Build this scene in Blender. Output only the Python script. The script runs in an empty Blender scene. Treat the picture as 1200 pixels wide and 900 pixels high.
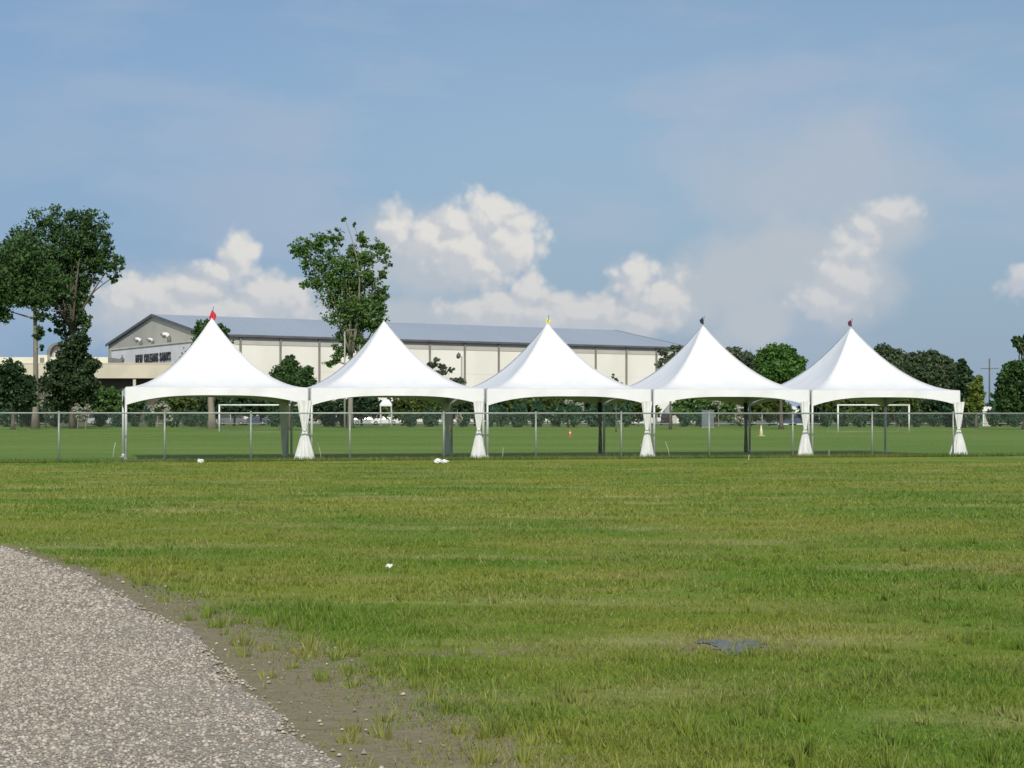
import bpy, bmesh, math, random
import numpy as np
from mathutils import Vector, Matrix

S = bpy.context.scene
COL = S.collection
F = 1910.0          # focal length expressed for a 1200 wide picture
EYE = 1.51          # eye height (m)
HOR = 487.0         # horizon row of a 1200x900 picture

# ------------------------------------------------------------------ camera
cam = bpy.data.cameras.new('camera')
cam_o = bpy.data.objects.new('camera', cam)
COL.objects.link(cam_o)
cam.sensor_fit = 'HORIZONTAL'
cam.sensor_width = 36
cam.lens = 36 * F / 1200
cam.shift_y = (HOR - 450) / 1200
cam.clip_start = 0.1
cam.clip_end = 9000
cam_o.location = (0, 0, EYE)
cam_o.rotation_euler = (math.pi / 2, 0, 0)
S.camera = cam_o
S.view_settings.view_transform = 'Standard'
S.view_settings.look = 'None'
S.view_settings.exposure = 0.0
S.view_settings.gamma = 1.0
S.cycles.max_bounces = 6
S.cycles.transparent_max_bounces = 8

# ------------------------------------------------------------------ node helpers
class NT:
    def __init__(self, tree):
        self.t = tree
        self.n = tree.nodes
        self.l = tree.links

    def put(self, sock, v):
        if isinstance(v, bpy.types.NodeSocket):
            self.l.new(v, sock)
        elif v is not None:
            if sock.type == 'RGBA' and len(v) == 3:
                v = (*v, 1)
            sock.default_value = v

    def node(self, t, **kw):
        nd = self.n.new(t)
        for k, v in kw.items():
            setattr(nd, k, v)
        return nd

    def math(self, op, a, b=None, c=None, clamp=False):
        nd = self.node('ShaderNodeMath', operation=op, use_clamp=clamp)
        for i, v in enumerate((a, b, c)):
            if v is not None:
                self.put(nd.inputs[i], v)
        return nd.outputs[0]

    def vmath(self, op, a, b=None, c=None):
        nd = self.node('ShaderNodeVectorMath', operation=op)
        for i, v in enumerate((a, b, c)):
            if v is not None:
                self.put(nd.inputs[i], v)
        return nd.outputs['Value'] if op in ('LENGTH', 'DOT_PRODUCT') else nd.outputs[0]

    def mix(self, f, a, b, mode='MIX'):
        nd = self.node('ShaderNodeMix', data_type='RGBA', blend_type=mode)
        self.put(nd.inputs[0], f)
        self.put(nd.inputs[6], a)
        self.put(nd.inputs[7], b)
        return nd.outputs[2]

    def ramp(self, v, lo, hi, a=0.0, b=1.0):
        nd = self.node('ShaderNodeMapRange', interpolation_type='SMOOTHSTEP')
        self.put(nd.inputs[0], v)
        for i, x in enumerate((lo, hi, a, b)):
            nd.inputs[i + 1].default_value = x
        return nd.outputs[0]

    def noise(self, vec, scale, detail=3, rough=0.5, color=False):
        nd = self.node('ShaderNodeTexNoise')
        if vec is not None:
            self.put(nd.inputs['Vector'], vec)
        nd.inputs['Scale'].default_value = scale
        nd.inputs['Detail'].default_value = detail
        nd.inputs['Roughness'].default_value = rough
        return nd.outputs[1 if color else 0]

# ------------------------------------------------------------------ world
SUN_ROT, SUN_EL = 176.0, 38.0
W = bpy.data.worlds.new('World')
S.world = W
W.use_nodes = True
w = NT(W.node_tree)
bg = W.node_tree.nodes['Background']
bg.inputs[1].default_value = 0.1
sky = w.node('ShaderNodeTexSky')
sky.sky_type = 'NISHITA'
sky.sun_disc = False
sky.sun_elevation = math.radians(SUN_EL)
sky.sun_rotation = math.radians(SUN_ROT)
sky.altitude = 0
sky.dust_density = 1.0

def uv_of(px, py):
    u = math.atan((px - 600) / F)
    return u * F, math.atan((HOR - py) / F * math.cos(u)) * F

# sunlit heaps, then soft grey heaps: direction (two angles) and angular radii of each puff
CRISP = [(462, 262, 20, 22), (500, 280, 30, 26), (530, 262, 30, 28), (572, 252, 36, 28), (545, 292, 44, 34),
         (600, 288, 38, 38), (572, 318, 40, 26), (622, 342, 26, 24), (592, 364, 70, 20), (690, 368, 64, 20),
         (745, 328, 28, 24), (768, 350, 38, 32), (752, 374, 34, 20), (278, 298, 22, 24), (262, 320, 40, 16),
         (232, 344, 40, 20), (165, 350, 48, 24), (250, 368, 84, 22), (328, 350, 46, 26), (1000, 290, 26, 20),
         (990, 326, 34, 30), (970, 352, 36, 24), (1046, 250, 30, 16), (1018, 266, 18, 14), (1205, 334, 28, 18)]
SOFT = [(500, 300, 90, 54), (860, 330, 60, 50), (930, 306, 60, 52), (985, 322, 70, 60), (1035, 268, 50, 34), (885, 376, 50, 34),
        (800, 350, 60, 44), (600, 378, 190, 30), (230, 366, 150, 46), (420, 380, 120, 34)]

tc = w.node('ShaderNodeTexCoord')
dirv = w.vmath('NORMALIZE', tc.outputs['Generated'])
sx = w.node('ShaderNodeSeparateXYZ')
w.put(sx.inputs[0], dirv)
uu = w.math('MULTIPLY', w.math('ARCTAN2', sx.outputs[0], sx.outputs[1]), F)
vv = w.math('MULTIPLY', w.math('ARCSINE', sx.outputs[2]), F)
cb = w.node('ShaderNodeCombineXYZ')
w.put(cb.inputs[0], uu)
w.put(cb.inputs[1], vv)
P0 = cb.outputs[0]

warp = w.noise(dirv, 26, 4, 0.55, True)
warp = w.vmath('MULTIPLY', w.vmath('SUBTRACT', warp, (0.5, 0.5, 0.5)), (40, 34, 0))
# the same kind of heaps all round the horizon outside the part in view
gn = w.noise(w.vmath('MULTIPLY', dirv, (1, 1, 2.2)), 4.2, 4, 0.55)
gn = w.math('ADD', w.math('MULTIPLY', w.math('SUBTRACT', gn, 0.56), 7), w.ramp(w.math('ABSOLUTE', uu), 700, 1100, -3.0, 0.0))

def heaps(shift, elist, k, detail):
    """density of the cumulus field at a direction moved by shift"""
    p = w.vmath('ADD', w.vmath('ADD', P0, (shift[0], shift[1], 0)), warp)
    out = None
    for (x, y, rx, ry) in elist:
        a, b = uv_of(x, y)
        q = w.vmath('MULTIPLY_ADD', p, (1 / rx, 1 / ry, 0), (-a / rx, -b / ry, 0))
        L = w.vmath('LENGTH', q)
        out = L if out is None else w.node_smin(out, L, k)
    d = w.math('SUBTRACT', 1.0, out)
    if detail is None:
        return d
    d = w.math('MAXIMUM', d, gn)
    vo = w.node('ShaderNodeTexVoronoi', feature='F1')
    w.put(vo.inputs['Vector'], w.vmath('ADD', w.vmath('ADD', dirv, (shift[0] / F, 0, shift[1] / F)), w.vmath('MULTIPLY', warp, (.0004, .0004, 0))))
    vo.inputs['Scale'].default_value = 58
    vo.inputs['Detail'].default_value = detail
    vo.inputs['Roughness'].default_value = 0.55
    vo.normalize = False
    bil = w.math('SUBTRACT', BIL, vo.outputs['Distance'])
    return w.math('ADD', d, w.math('MULTIPLY', bil, BAMP))

BIL, BAMP = 1.30, 0.8

def smin(a, b, k):
    nd = w.node('ShaderNodeMath', operation='SMOOTH_MIN')
    w.put(nd.inputs[0], a)
    w.put(nd.inputs[1], b)
    nd.inputs[2].default_value = k
    return nd.outputs[0]
w.node_smin = smin

base = w.mix(1.0, sky.outputs[0], (0.96, 0.99, 1.0), 'MULTIPLY')
hz = w.ramp(vv, 40, 560, 0.86, 0.12)
base = w.mix(hz, base, (2.55, 3.65, 5.1))
# thin high veils
ve = w.noise(w.vmath('MULTIPLY', dirv, (1, 1, 3.2)), 5.5, 6, 0.55)
vs = w.math('MULTIPLY', w.ramp(ve, 0.44, 0.66, 0.0, 0.55), w.ramp(uu, -700, -150, 0.45, 1.0))
base = w.mix(w.ramp(uu, -600, 100, 0.45, 0.0), base, (1.95, 3.55, 6.0))
base = w.mix(vs, base, (4.1, 4.8, 6.0))
vq = w.vmath('MULTIPLY_ADD', w.vmath('ADD', P0, w.vmath('MULTIPLY', w.vmath('SUBTRACT', w.noise(dirv, 9, 5, 0.6, True), (.5, .5, .5)), (260, 200, 0))),
             (1 / 150, 1 / 75, 0), (-uv_of(955, 200)[0] / 150, -uv_of(955, 200)[1] / 75, 0))
vl = w.ramp(w.vmath('LENGTH', vq), 0.25, 1.35, 0.75, 0.0)
base = w.mix(vl, base, (4.5, 5.05, 5.9))
ds = heaps((0, 0), SOFT, 0.3, None)
ds = w.math('ADD', ds, w.math('MULTIPLY', w.math('SUBTRACT', w.noise(dirv, 34, 4, .6), .5), 0.9))
sa = w.ramp(ds, -0.4, 0.5, 0.0, 0.86)
base = w.mix(sa, base, (4.9, 5.35, 5.85))
d0 = heaps((0, 0), CRISP, 0.14, 2.0)
d1 = heaps((7, 10), CRISP, 0.14, 1.0)
al = w.ramp(d0, -0.14, 0.70, 0.0, 0.92)
sh = w.ramp(w.math('ADD', w.math('SUBTRACT', d0, d1), w.math('MULTIPLY', d0, 0.22)), -0.34, 0.46, 0.0, 1.0)
cc = w.mix(sh, (5.75, 5.95, 6.3), (7.7, 7.5, 7.1))
right = w.ramp(uu, 180, 520, 0.0, 0.45)
cc = w.mix(right, cc, (4.8, 5.3, 6.1))
lowc = w.ramp(vv, 90, 210, 0.5, 0.0)
cc = w.mix(lowc, cc, (4.7, 5.1, 5.7))
final = w.mix(al, base, cc)
w.put(bg.inputs[0], final)
W.cycles.sampling_method = 'MANUAL'
W.cycles.sample_map_resolution = 256

# ------------------------------------------------------------------ sun
sun = bpy.data.lights.new('sun', 'SUN')
sun.energy = 3.6
sun.angle = math.radians(0.5)
sun.color = (1.0, 0.95, 0.87)
sun_o = bpy.data.objects.new('sun', sun)
COL.objects.link(sun_o)
el, ro = math.radians(SUN_EL), math.radians(SUN_ROT)
sdir = Vector((math.sin(ro) * math.cos(el), math.cos(ro) * math.cos(el), math.sin(el)))
sun_o.rotation_euler = sdir.to_track_quat('Z', 'Y').to_euler()
sun_o.location = sdir * 50

# ------------------------------------------------------------------ object helpers
def at(px, py, Z):
    return Vector(((px - 600) / F * Z, Z, EYE + (HOR - py) / F * Z))

def gnd(px, py):
    Z = F * EYE / (py - HOR)
    return Vector(((px - 600) / F * Z, Z, 0))

def link(name, me, mat=None, parent=None, label=None, cat=None, group=None, kind=None):
    o = bpy.data.objects.new(name, me)
    COL.objects.link(o)
    if mat is not None and me is not None:
        for m in (mat if isinstance(mat, (list, tuple)) else [mat]):
            me.materials.append(m)
    if parent is not None:
        o.parent = parent
    tag(o, label, cat, group, kind)
    return o

def tag(o, label=None, cat=None, group=None, kind=None):
    for k, v in (('label', label), ('category', cat), ('group', group), ('kind', kind)):
        if v:
            o[k] = v
    return o

def thing(name, label, cat, loc=(0, 0, 0), rz=0.0, group=None):
    o = bpy.data.objects.new(name, None)
    o.empty_display_size = 0.3
    COL.objects.link(o)
    o.location = loc
    o.rotation_euler = (0, 0, rz)
    return tag(o, label, cat, group)

def dup(root, loc, rz=None, label=None, sc=None):
    r = root.copy()
    COL.objects.link(r)
    r.location = loc
    if rz is not None:
        r.rotation_euler = (0, 0, rz)
    if sc is not None:
        r.scale = sc
    if label:
        r['label'] = label
    for ch in list(root.children):
        c = ch.copy()
        COL.objects.link(c)
        c.parent = r
        for g in list(ch.children):
            d = g.copy()
            COL.objects.link(d)
            d.parent = c
    return r

def mesh_np(name, co, faces, smooth=False):
    """faces: (n,k) array"""
    me = bpy.data.meshes.new(name)
    co = np.asarray(co, dtype=np.float32)
    faces = np.asarray(faces, dtype=np.int32)
    n, k = faces.shape
    me.vertices.add(len(co))
    me.vertices.foreach_set('co', co.ravel())
    me.loops.add(n * k)
    me.loops.foreach_set('vertex_index', faces.ravel())
    me.polygons.add(n)
    me.polygons.foreach_set('loop_start', np.arange(0, n * k, k, dtype=np.int32))
    me.polygons.foreach_set('loop_total', np.full(n, k, dtype=np.int32))
    if smooth:
        me.polygons.foreach_set('use_smooth', np.ones(n, dtype=bool))
    me.update(calc_edges=True)
    me.validate()
    return me

class MB:
    def __init__(self):
        self.v, self.f, self.s = [], [], []

    def add(self, vs, fs, smooth=False):
        b = len(self.v)
        self.v += [tuple(x) for x in vs]
        self.f += [tuple(i + b for i in f) for f in fs]
        self.s += [smooth] * len(fs)

    def box(self, x0, x1, y0, y1, z0, z1):
        self.add([(x0, y0, z0), (x1, y0, z0), (x1, y1, z0), (x0, y1, z0), (x0, y0, z1), (x1, y0, z1), (x1, y1, z1), (x0, y1, z1)],
                 [(0, 3, 2, 1), (4, 5, 6, 7), (0, 1, 5, 4), (1, 2, 6, 5), (2, 3, 7, 6), (3, 0, 4, 7)])

    def tube(self, pts, rad, n=8, caps=True):
        pts = [Vector(p) for p in pts]
        if not isinstance(rad, (list, tuple)):
            rad = [rad] * len(pts)
        rings = []
        for i, p in enumerate(pts):
            d = (pts[min(i + 1, len(pts) - 1)] - pts[max(i - 1, 0)]).normalized()
            a = d.cross(Vector((0, 0, 1)) if abs(d.z) < 0.9 else Vector((1, 0, 0))).normalized()
            b = d.cross(a)
            rings.append([p + (a * math.cos(2 * math.pi * k / n) + b * math.sin(2 * math.pi * k / n)) * rad[i] for k in range(n)])
        vs = [v for r in rings for v in r]
        fs = [(i * n + k, i * n + (k + 1) % n, (i + 1) * n + (k + 1) % n, (i + 1) * n + k) for i in range(len(pts) - 1) for k in range(n)]
        if caps:
            fs.append(tuple(range(n - 1, -1, -1)))
            fs.append(tuple((len(pts) - 1) * n + k for k in range(n)))
        self.add(vs, fs, True)

    def prism(self, poly, y0, y1):
        """poly (x,z) extruded along y"""
        n = len(poly)
        vs = [(x, y0, z) for x, z in poly] + [(x, y1, z) for x, z in poly]
        fs = [tuple(range(n)), tuple(range(2 * n - 1, n - 1, -1))] + [(i, i + n, (i + 1) % n + n, (i + 1) % n) for i in range(n)]
        self.add(vs, fs)

    def build(self, name, mat=None, parent=None, **kw):
        me = bpy.data.meshes.new(name)
        me.from_pydata(self.v, [], self.f)
        me.polygons.foreach_set('use_smooth', self.s)
        me.update()
        bm = bmesh.new()
        bm.from_mesh(me)
        bmesh.ops.recalc_face_normals(bm, faces=bm.faces)
        bm.to_mesh(me)
        bm.free()
        return link(name, me, mat, parent, **kw)

# ------------------------------------------------------------------ materials
def principled(name, col, rough=0.6, metal=0.0, spec=0.5):
    m = bpy.data.materials.new(name)
    m.use_nodes = True
    t = NT(m.node_tree)
    b = m.node_tree.nodes['Principled BSDF']
    b.inputs['Base Color'].default_value = (*col, 1)
    b.inputs['Roughness'].default_value = rough
    b.inputs['Metallic'].default_value = metal
    b.inputs['Specular IOR Level'].default_value = spec
    return m, t, b

def worn(name, col, col2, scale=3.0, rough=0.6, metal=0.0, bump=0.0, stretch=(1, 1, 1), spec=0.5):
    m, t, b = principled(name, col, rough, metal, spec)
    c = t.node('ShaderNodeTexCoord')
    v = t.vmath('MULTIPLY', c.outputs['Object'], stretch)
    n = t.noise(v, scale, 5, 0.6)
    t.put(b.inputs['Base Color'], t.mix(t.ramp(n, 0.35, 0.68), col, col2))
    if bump:
        bn = t.node('ShaderNodeBump')
        bn.inputs['Strength'].default_value = bump
        bn.inputs['Distance'].default_value = 0.02
        t.put(bn.inputs['Height'], n)
        t.put(b.inputs['Normal'], bn.outputs[0])
    return m

def leaf_mat(name, dark, light, trans=0.25, extra=None):
    m = bpy.data.materials.new(name)
    m.use_nodes = True
    t = NT(m.node_tree)
    nt = m.node_tree.nodes
    b = nt['Principled BSDF']
    b.inputs['Roughness'].default_value = 0.55
    b.inputs['Specular IOR Level'].default_value = 0.3
    g = t.node('ShaderNodeNewGeometry')
    r = g.outputs['Random Per Island']
    c = t.node('ShaderNodeTexCoord')
    n = t.noise(c.outputs['Object'], 0.9, 2)
    f = t.math('MULTIPLY_ADD', r, 0.55, t.math('MULTIPLY', t.ramp(n, 0.35, 0.65), 0.45))
    col = t.mix(f, dark, light)
    if extra:
        col = t.mix(t.math('LESS_THAN', t.math('FRACT', t.math('MULTIPLY', r, 37.0)), extra[1]), col, extra[0])
    t.put(b.inputs['Base Color'], col)
    tr = t.node('ShaderNodeBsdfTranslucent')
    t.put(tr.inputs[0], t.mix(1.0, col, (1.1, 1.3, 0.6), 'MULTIPLY'))
    mx = t.node('ShaderNodeMixShader')
    mx.inputs[0].default_value = trans
    t.l.new(b.outputs[0], mx.inputs[1])
    t.l.new(tr.outputs[0], mx.inputs[2])
    t.l.new(mx.outputs[0], nt['Material Output'].inputs[0])
    return m

M = {}
# fabric: white blockout vinyl
m, t, b = principled('white_vinyl', (0.80, 0.80, 0.80), 0.42)
c = t.node('ShaderNodeTexCoord')
n1 = t.noise(t.vmath('MULTIPLY', c.outputs['Object'], (1, 1, 0.5)), 1.3, 4, 0.6)
t.put(b.inputs['Base Color'], t.mix(t.ramp(n1, 0.3, 0.8), (0.765, 0.77, 0.765), (0.70, 0.71, 0.71)))
bn = t.node('ShaderNodeBump')
bn.inputs['Strength'].default_value = 0.25
bn.inputs['Distance'].default_value = 0.03
t.put(bn.inputs['Height'], t.noise(t.vmath('MULTIPLY', c.outputs['Object'], (1, 1, 2.4)), 2.2, 3, 0.5))
t.put(b.inputs['Normal'], bn.outputs[0])
M['vinyl'] = m
M['seam'] = worn('welded_vinyl_seam', (0.68, 0.685, 0.69), (0.62, 0.625, 0.63), 4, 0.5)
M['curtain'] = worn('white_curtain_fabric', (0.80, 0.80, 0.78), (0.66, 0.67, 0.64), 6, 0.6, 0, 0.2, (1, 1, .4))
M['drape_shaded'] = worn('shade_toned_drape', (0.018, 0.04, 0.024), (0.03, 0.055, 0.03), 5, 0.8)  # shade on the back drapes, put into a dark green tone
M['alu'] = worn('aluminium_tube', (0.58, 0.60, 0.58), (0.48, 0.50, 0.48), 6, 0.45, 0.15)
M['galv'] = worn('galvanised_steel', (0.36, 0.40, 0.36), (0.28, 0.31, 0.28), 9, 0.5, 0.3)
M['wire'] = worn('galvanised_wire', (0.30, 0.34, 0.30), (0.22, 0.26, 0.22), 9, 0.6, 0.1)
M['white_metal'] = worn('white_painted_steel', (0.78, 0.78, 0.76), (0.62, 0.62, 0.58), 5, 0.45)
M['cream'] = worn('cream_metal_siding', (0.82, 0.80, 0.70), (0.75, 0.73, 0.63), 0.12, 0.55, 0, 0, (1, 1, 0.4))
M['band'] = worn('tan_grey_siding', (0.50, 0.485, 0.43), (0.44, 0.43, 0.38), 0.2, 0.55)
M['gable'] = worn('grey_tan_siding', (0.47, 0.455, 0.395), (0.42, 0.41, 0.355), 0.15, 0.6, 0, 0, (1, 1, .3))
M['roof'] = worn('blue_grey_metal_roof', (0.34, 0.385, 0.44), (0.315, 0.36, 0.415), 0.05, 0.6, 0.0, 0, (1, 0.2, 1))
M['trim'] = worn('dark_roof_trim', (0.09, 0.092, 0.10), (0.12, 0.12, 0.125), 0.5, 0.5)
M['pilaster'] = worn('grey_brown_downspout', (0.20, 0.19, 0.17), (0.25, 0.24, 0.21), 0.4, 0.5)
M['whitewall'] = worn('white_stucco', (0.80, 0.79, 0.77), (0.72, 0.71, 0.69), 0.3, 0.8)
M['creamwall'] = worn('pale_cream_stucco', (0.66, 0.63, 0.49), (0.58, 0.55, 0.42), 0.3, 0.8)
M['beige'] = worn('beige_fascia', (0.58, 0.53, 0.40), (0.50, 0.46, 0.35), 0.25, 0.7)
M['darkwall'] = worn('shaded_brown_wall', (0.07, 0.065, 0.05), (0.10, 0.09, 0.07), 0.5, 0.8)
M['letter'] = worn('charcoal_letters', (0.03, 0.03, 0.035), (0.05, 0.05, 0.055), 2, 0.5)
M['emblem'] = worn('grey_emblem', (0.16, 0.16, 0.16), (0.2, 0.2, 0.2), 2, 0.5)
M['duct'] = worn('duct_metal', (0.12, 0.13, 0.13), (0.2, 0.2, 0.2), 1.2, 0.5, 0.2)
M['duct_lip'] = worn('pale_duct_lip', (0.7, 0.69, 0.64), (0.6, 0.58, 0.52), 1.2, 0.6)
M['dish'] = worn('pinkish_grey_panel', (0.42, 0.38, 0.36), (0.34, 0.31, 0.30), 0.8, 0.7)
M['glass'] = worn('dark_glass', (0.02, 0.024, 0.028), (0.03, 0.034, 0.04), 1, 0.12)
M['rubber'] = worn('black_rubber', (0.015, 0.015, 0.015), (0.025, 0.025, 0.025), 5, 0.85)
M['lamp_glass'] = worn('lamp_lens', (0.6, 0.6, 0.58), (0.5, 0.5, 0.5), 5, 0.2)
M['tail'] = worn('red_lens', (0.3, 0.02, 0.02), (0.25, 0.02, 0.02), 5, 0.3)
M['bark_pale'] = worn('pale_grey_bark', (0.27, 0.24, 0.19), (0.17, 0.15, 0.12), 1.6, 0.9, 0, 0.6, (1, 1, 0.25))
M['bark'] = worn('brown_grey_bark', (0.13, 0.11, 0.085), (0.08, 0.066, 0.05), 1.6, 0.9, 0, 0.6, (1, 1, 0.25))
M['pole_wood'] = worn('weathered_pole_wood', (0.12, 0.115, 0.11), (0.09, 0.085, 0.08), 2, 0.9, 0, 0.4, (1, 1, .15))
M['asphalt'] = worn('asphalt', (0.075, 0.08, 0.078), (0.075, 0.08, 0.078), 0.3, 0.9)
M['concrete'] = worn('pale_concrete', (0.36, 0.36, 0.31), (0.29, 0.29, 0.25), 0.3, 0.9)
M['bag'] = worn('white_plastic_bag', (0.8, 0.8, 0.76), (0.66, 0.66, 0.62), 9, 0.5, 0, .5)
M['stake'] = worn('pale_webbing', (0.45, 0.47, 0.33), (0.36, 0.38, 0.26), 8, 0.7)
for k, a in (('red', (0.72, 0.02, 0.05)), ('yellow', (0.85, 0.78, 0.10)), ('navy', (0.012, 0.022, 0.05)), ('maroon', (0.13, 0.02, 0.045)),
             ('orange', (0.75, 0.16, 0.04)), ('straw', (0.72, 0.66, 0.36))):
    M[k] = worn(k + '_cloth', a, tuple(x * 0.8 for x in a), 6, 0.7)
for k, a in (('white', (0.72, 0.72, 0.72)), ('silver', (0.38, 0.40, 0.42)), ('blue', (0.06, 0.085, 0.16)), ('dark', (0.025, 0.027, 0.03)),
             ('grey', (0.16, 0.17, 0.19)), ('red', (0.25, 0.03, 0.03))):
    M['paint_' + k] = worn(k + '_car_paint', a, tuple(x * 0.85 for x in a), 1.5, 0.3)
M['box_blue'] = worn('grey_blue_plastic', (0.14, 0.17, 0.19), (0.11, 0.14, 0.15), 3, 0.5)

M['leaf_oak'] = leaf_mat('dark_oak_leaves', (0.023, 0.056, 0.02), (0.085, 0.161, 0.041), 0.18)  # leaf colours from here on are lightened to stand in for haze
M['leaf_mid'] = leaf_mat('mid_green_leaves', (0.037, 0.083, 0.023), (0.14, 0.248, 0.06), 0.22)
M['leaf_dark'] = leaf_mat('blackish_green_leaves', (0.015, 0.038, 0.017), (0.049, 0.095, 0.034), 0.12)
M['leaf_bright'] = leaf_mat('bright_green_leaves', (0.038, 0.095, 0.019), (0.115, 0.23, 0.047), 0.25)
M['leaf_grey'] = leaf_mat('grey_green_leaves', (0.068, 0.088, 0.061), (0.149, 0.182, 0.121), 0.2)
M['leaf_hedge'] = leaf_mat('hedge_leaves', (0.02, 0.056, 0.029), (0.066, 0.14, 0.066), 0.15)
M['leaf_olive'] = leaf_mat('olive_leaves', (0.035, 0.06, 0.014), (0.12, 0.165, 0.038), 0.22)
M['leaf_yellow'] = leaf_mat('yellow_green_leaves', (0.068, 0.101, 0.019), (0.189, 0.243, 0.047), 0.25)
M['blossom'] = leaf_mat('white_blossom', (0.25, 0.27, 0.2), (0.62, 0.61, 0.52), 0.2, ((0.05, 0.08, 0.03, 1), 0.22))
M['leaf_red'] = leaf_mat('cedar_leaves', (0.018, 0.042, 0.016), (0.055, 0.09, 0.032), 0.15)
M['leaf_hazed'] = leaf_mat('haze_lifted_leaves', (0.042, 0.068, 0.036), (0.115, 0.165, 0.08), 0.2)  # distance haze of the far tree line mixed into its leaf colour

# ------------------------------------------------------------------ ground colour (shared by soil sheet and blades)
def lawn_colour(t, pos, near=True):
    st = t.vmath('MULTIPLY', pos, (1.0, 1.0, 0.0))
    big = t.noise(t.vmath('MULTIPLY', st, (0.8, 1.0, 0)), 0.25, 4, 0.55)
    mid = t.noise(t.vmath('MULTIPLY', st, (0.55, 1.0, 0)), 0.9, 5, 0.62)
    fine = t.noise(st, 7.0, 4, 0.65)
    col = t.mix(t.ramp(big, 0.36, 0.62), (0.112, 0.200, 0.021), (0.212, 0.242, 0.038))
    col = t.mix(t.math('MULTIPLY', t.ramp(mid, 0.45, 0.70), 0.6), col, (0.28, 0.25, 0.085))
    col = t.mix(t.math('MULTIPLY', t.ramp(fine, 0.35, 0.75), 0.3), col, (0.085, 0.145, 0.025))
    st2 = t.noise(t.vmath('MULTIPLY', st, (0.42, 1.3, 0)), 0.55, 3, 0.5)
    col = t.mix(t.math('MULTIPLY', t.ramp(st2, 0.52, 0.70), 0.42), col, (0.38, 0.34, 0.16))
    st3 = t.noise(t.vmath('MULTIPLY', st, (0.38, 0.9, 0)), 0.5, 4, 0.6)
    col = t.mix(t.math('MULTIPLY', t.ramp(st3, 0.44, 0.28), 0.4), col, (0.082, 0.158, 0.014))
    return col

m, t, b = principled('lawn_ground', (0.1, 0.15, 0.03), 0.95, 0, 0.1)
g = t.node('ShaderNodeNewGeometry')
pos = g.outputs['Position']
col = lawn_colour(t, pos)
at_ = t.node('ShaderNodeAttribute', attribute_name='dirt')
nf = t.noise(pos, 5.0, 5, 0.65)
df = t.ramp(t.math('ADD', at_.outputs['Fac'], t.math('MULTIPLY', t.math('SUBTRACT', nf, 0.5), 1.3)), 0.35, 0.75)
soil = t.mix(t.noise(pos, 14, 4, 0.7), (0.17, 0.145, 0.085), (0.30, 0.26, 0.165))
t.put(b.inputs['Base Color'], t.mix(df, col, soil))
bn = t.node('ShaderNodeBump')
bn.inputs['Strength'].default_value = 0.8
bn.inputs['Distance'].default_value = 0.05
t.put(bn.inputs['Height'], t.noise(pos, 6, 6, 0.7))
t.put(b.inputs['Normal'], bn.outputs[0])
M['lawn'] = m

m, t, b = principled('field_ground', (0.1, 0.15, 0.03), 0.95, 0, 0.1)
g = t.node('ShaderNodeNewGeometry')
pos = g.outputs['Position']
n1 = t.noise(t.vmath('MULTIPLY', pos, (0.4, 1, 0)), 0.05, 5, 0.6)
n2 = t.noise(t.vmath('MULTIPLY', pos, (0.6, 1, 0)), 1.2, 5, 0.65)
col = t.mix(t.ramp(n1, 0.35, 0.65), (0.092, 0.178, 0.018), (0.155, 0.222, 0.030))
col = t.mix(t.math('MULTIPLY', t.ramp(n2, 0.4, 0.7), 0.4), col, (0.17, 0.22, 0.06))
mow = t.ramp(t.noise(t.vmath('MULTIPLY', pos, (0.02, 0.22, 0)), 1.0, 2, 0.5), 0.42, 0.58)
col = t.mix(t.math('MULTIPLY', mow, 0.35), col, (0.075, 0.15, 0.015))
wear = t.ramp(t.noise(t.vmath('MULTIPLY', pos, (0.5, 1, 0)), 0.16, 4, 0.65), 0.60, 0.74)
col = t.mix(t.math('MULTIPLY', wear, 0.5), col, (0.27, 0.26, 0.10))
t.put(b.inputs['Base Color'], col)
M['field'] = m

m = bpy.data.materials.new('lawn_blades')
m.use_nodes = True
t = NT(m.node_tree)
b = m.node_tree.nodes['Principled BSDF']
b.inputs['Roughness'].default_value = 0.6
b.inputs['Specular IOR Level'].default_value = 0.25
g = t.node('ShaderNodeNewGeometry')
col = lawn_colour(t, g.outputs['Position'])
at_ = t.node('ShaderNodeAttribute', attribute_name='shade')
col = t.mix(at_.outputs['Fac'], t.mix(1.0, col, (0.62, 0.75, 0.6), 'MULTIPLY'), t.mix(1.0, col, (1.5, 1.42, 1.25), 'MULTIPLY'))
at2 = t.node('ShaderNodeAttribute', attribute_name='dry')
col = t.mix(at2.outputs['Fac'], col, (0.36, 0.32, 0.14))
t.put(b.inputs['Base Color'], col)
tr = t.node('ShaderNodeBsdfTranslucent')
t.put(tr.inputs[0], col)
mx = t.node('ShaderNodeMixShader')
mx.inputs[0].default_value = 0.25
t.l.new(b.outputs[0], mx.inputs[1])
t.l.new(tr.outputs[0], mx.inputs[2])
t.l.new(mx.outputs[0], m.node_tree.nodes['Material Output'].inputs[0])
M['blades'] = m

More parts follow.
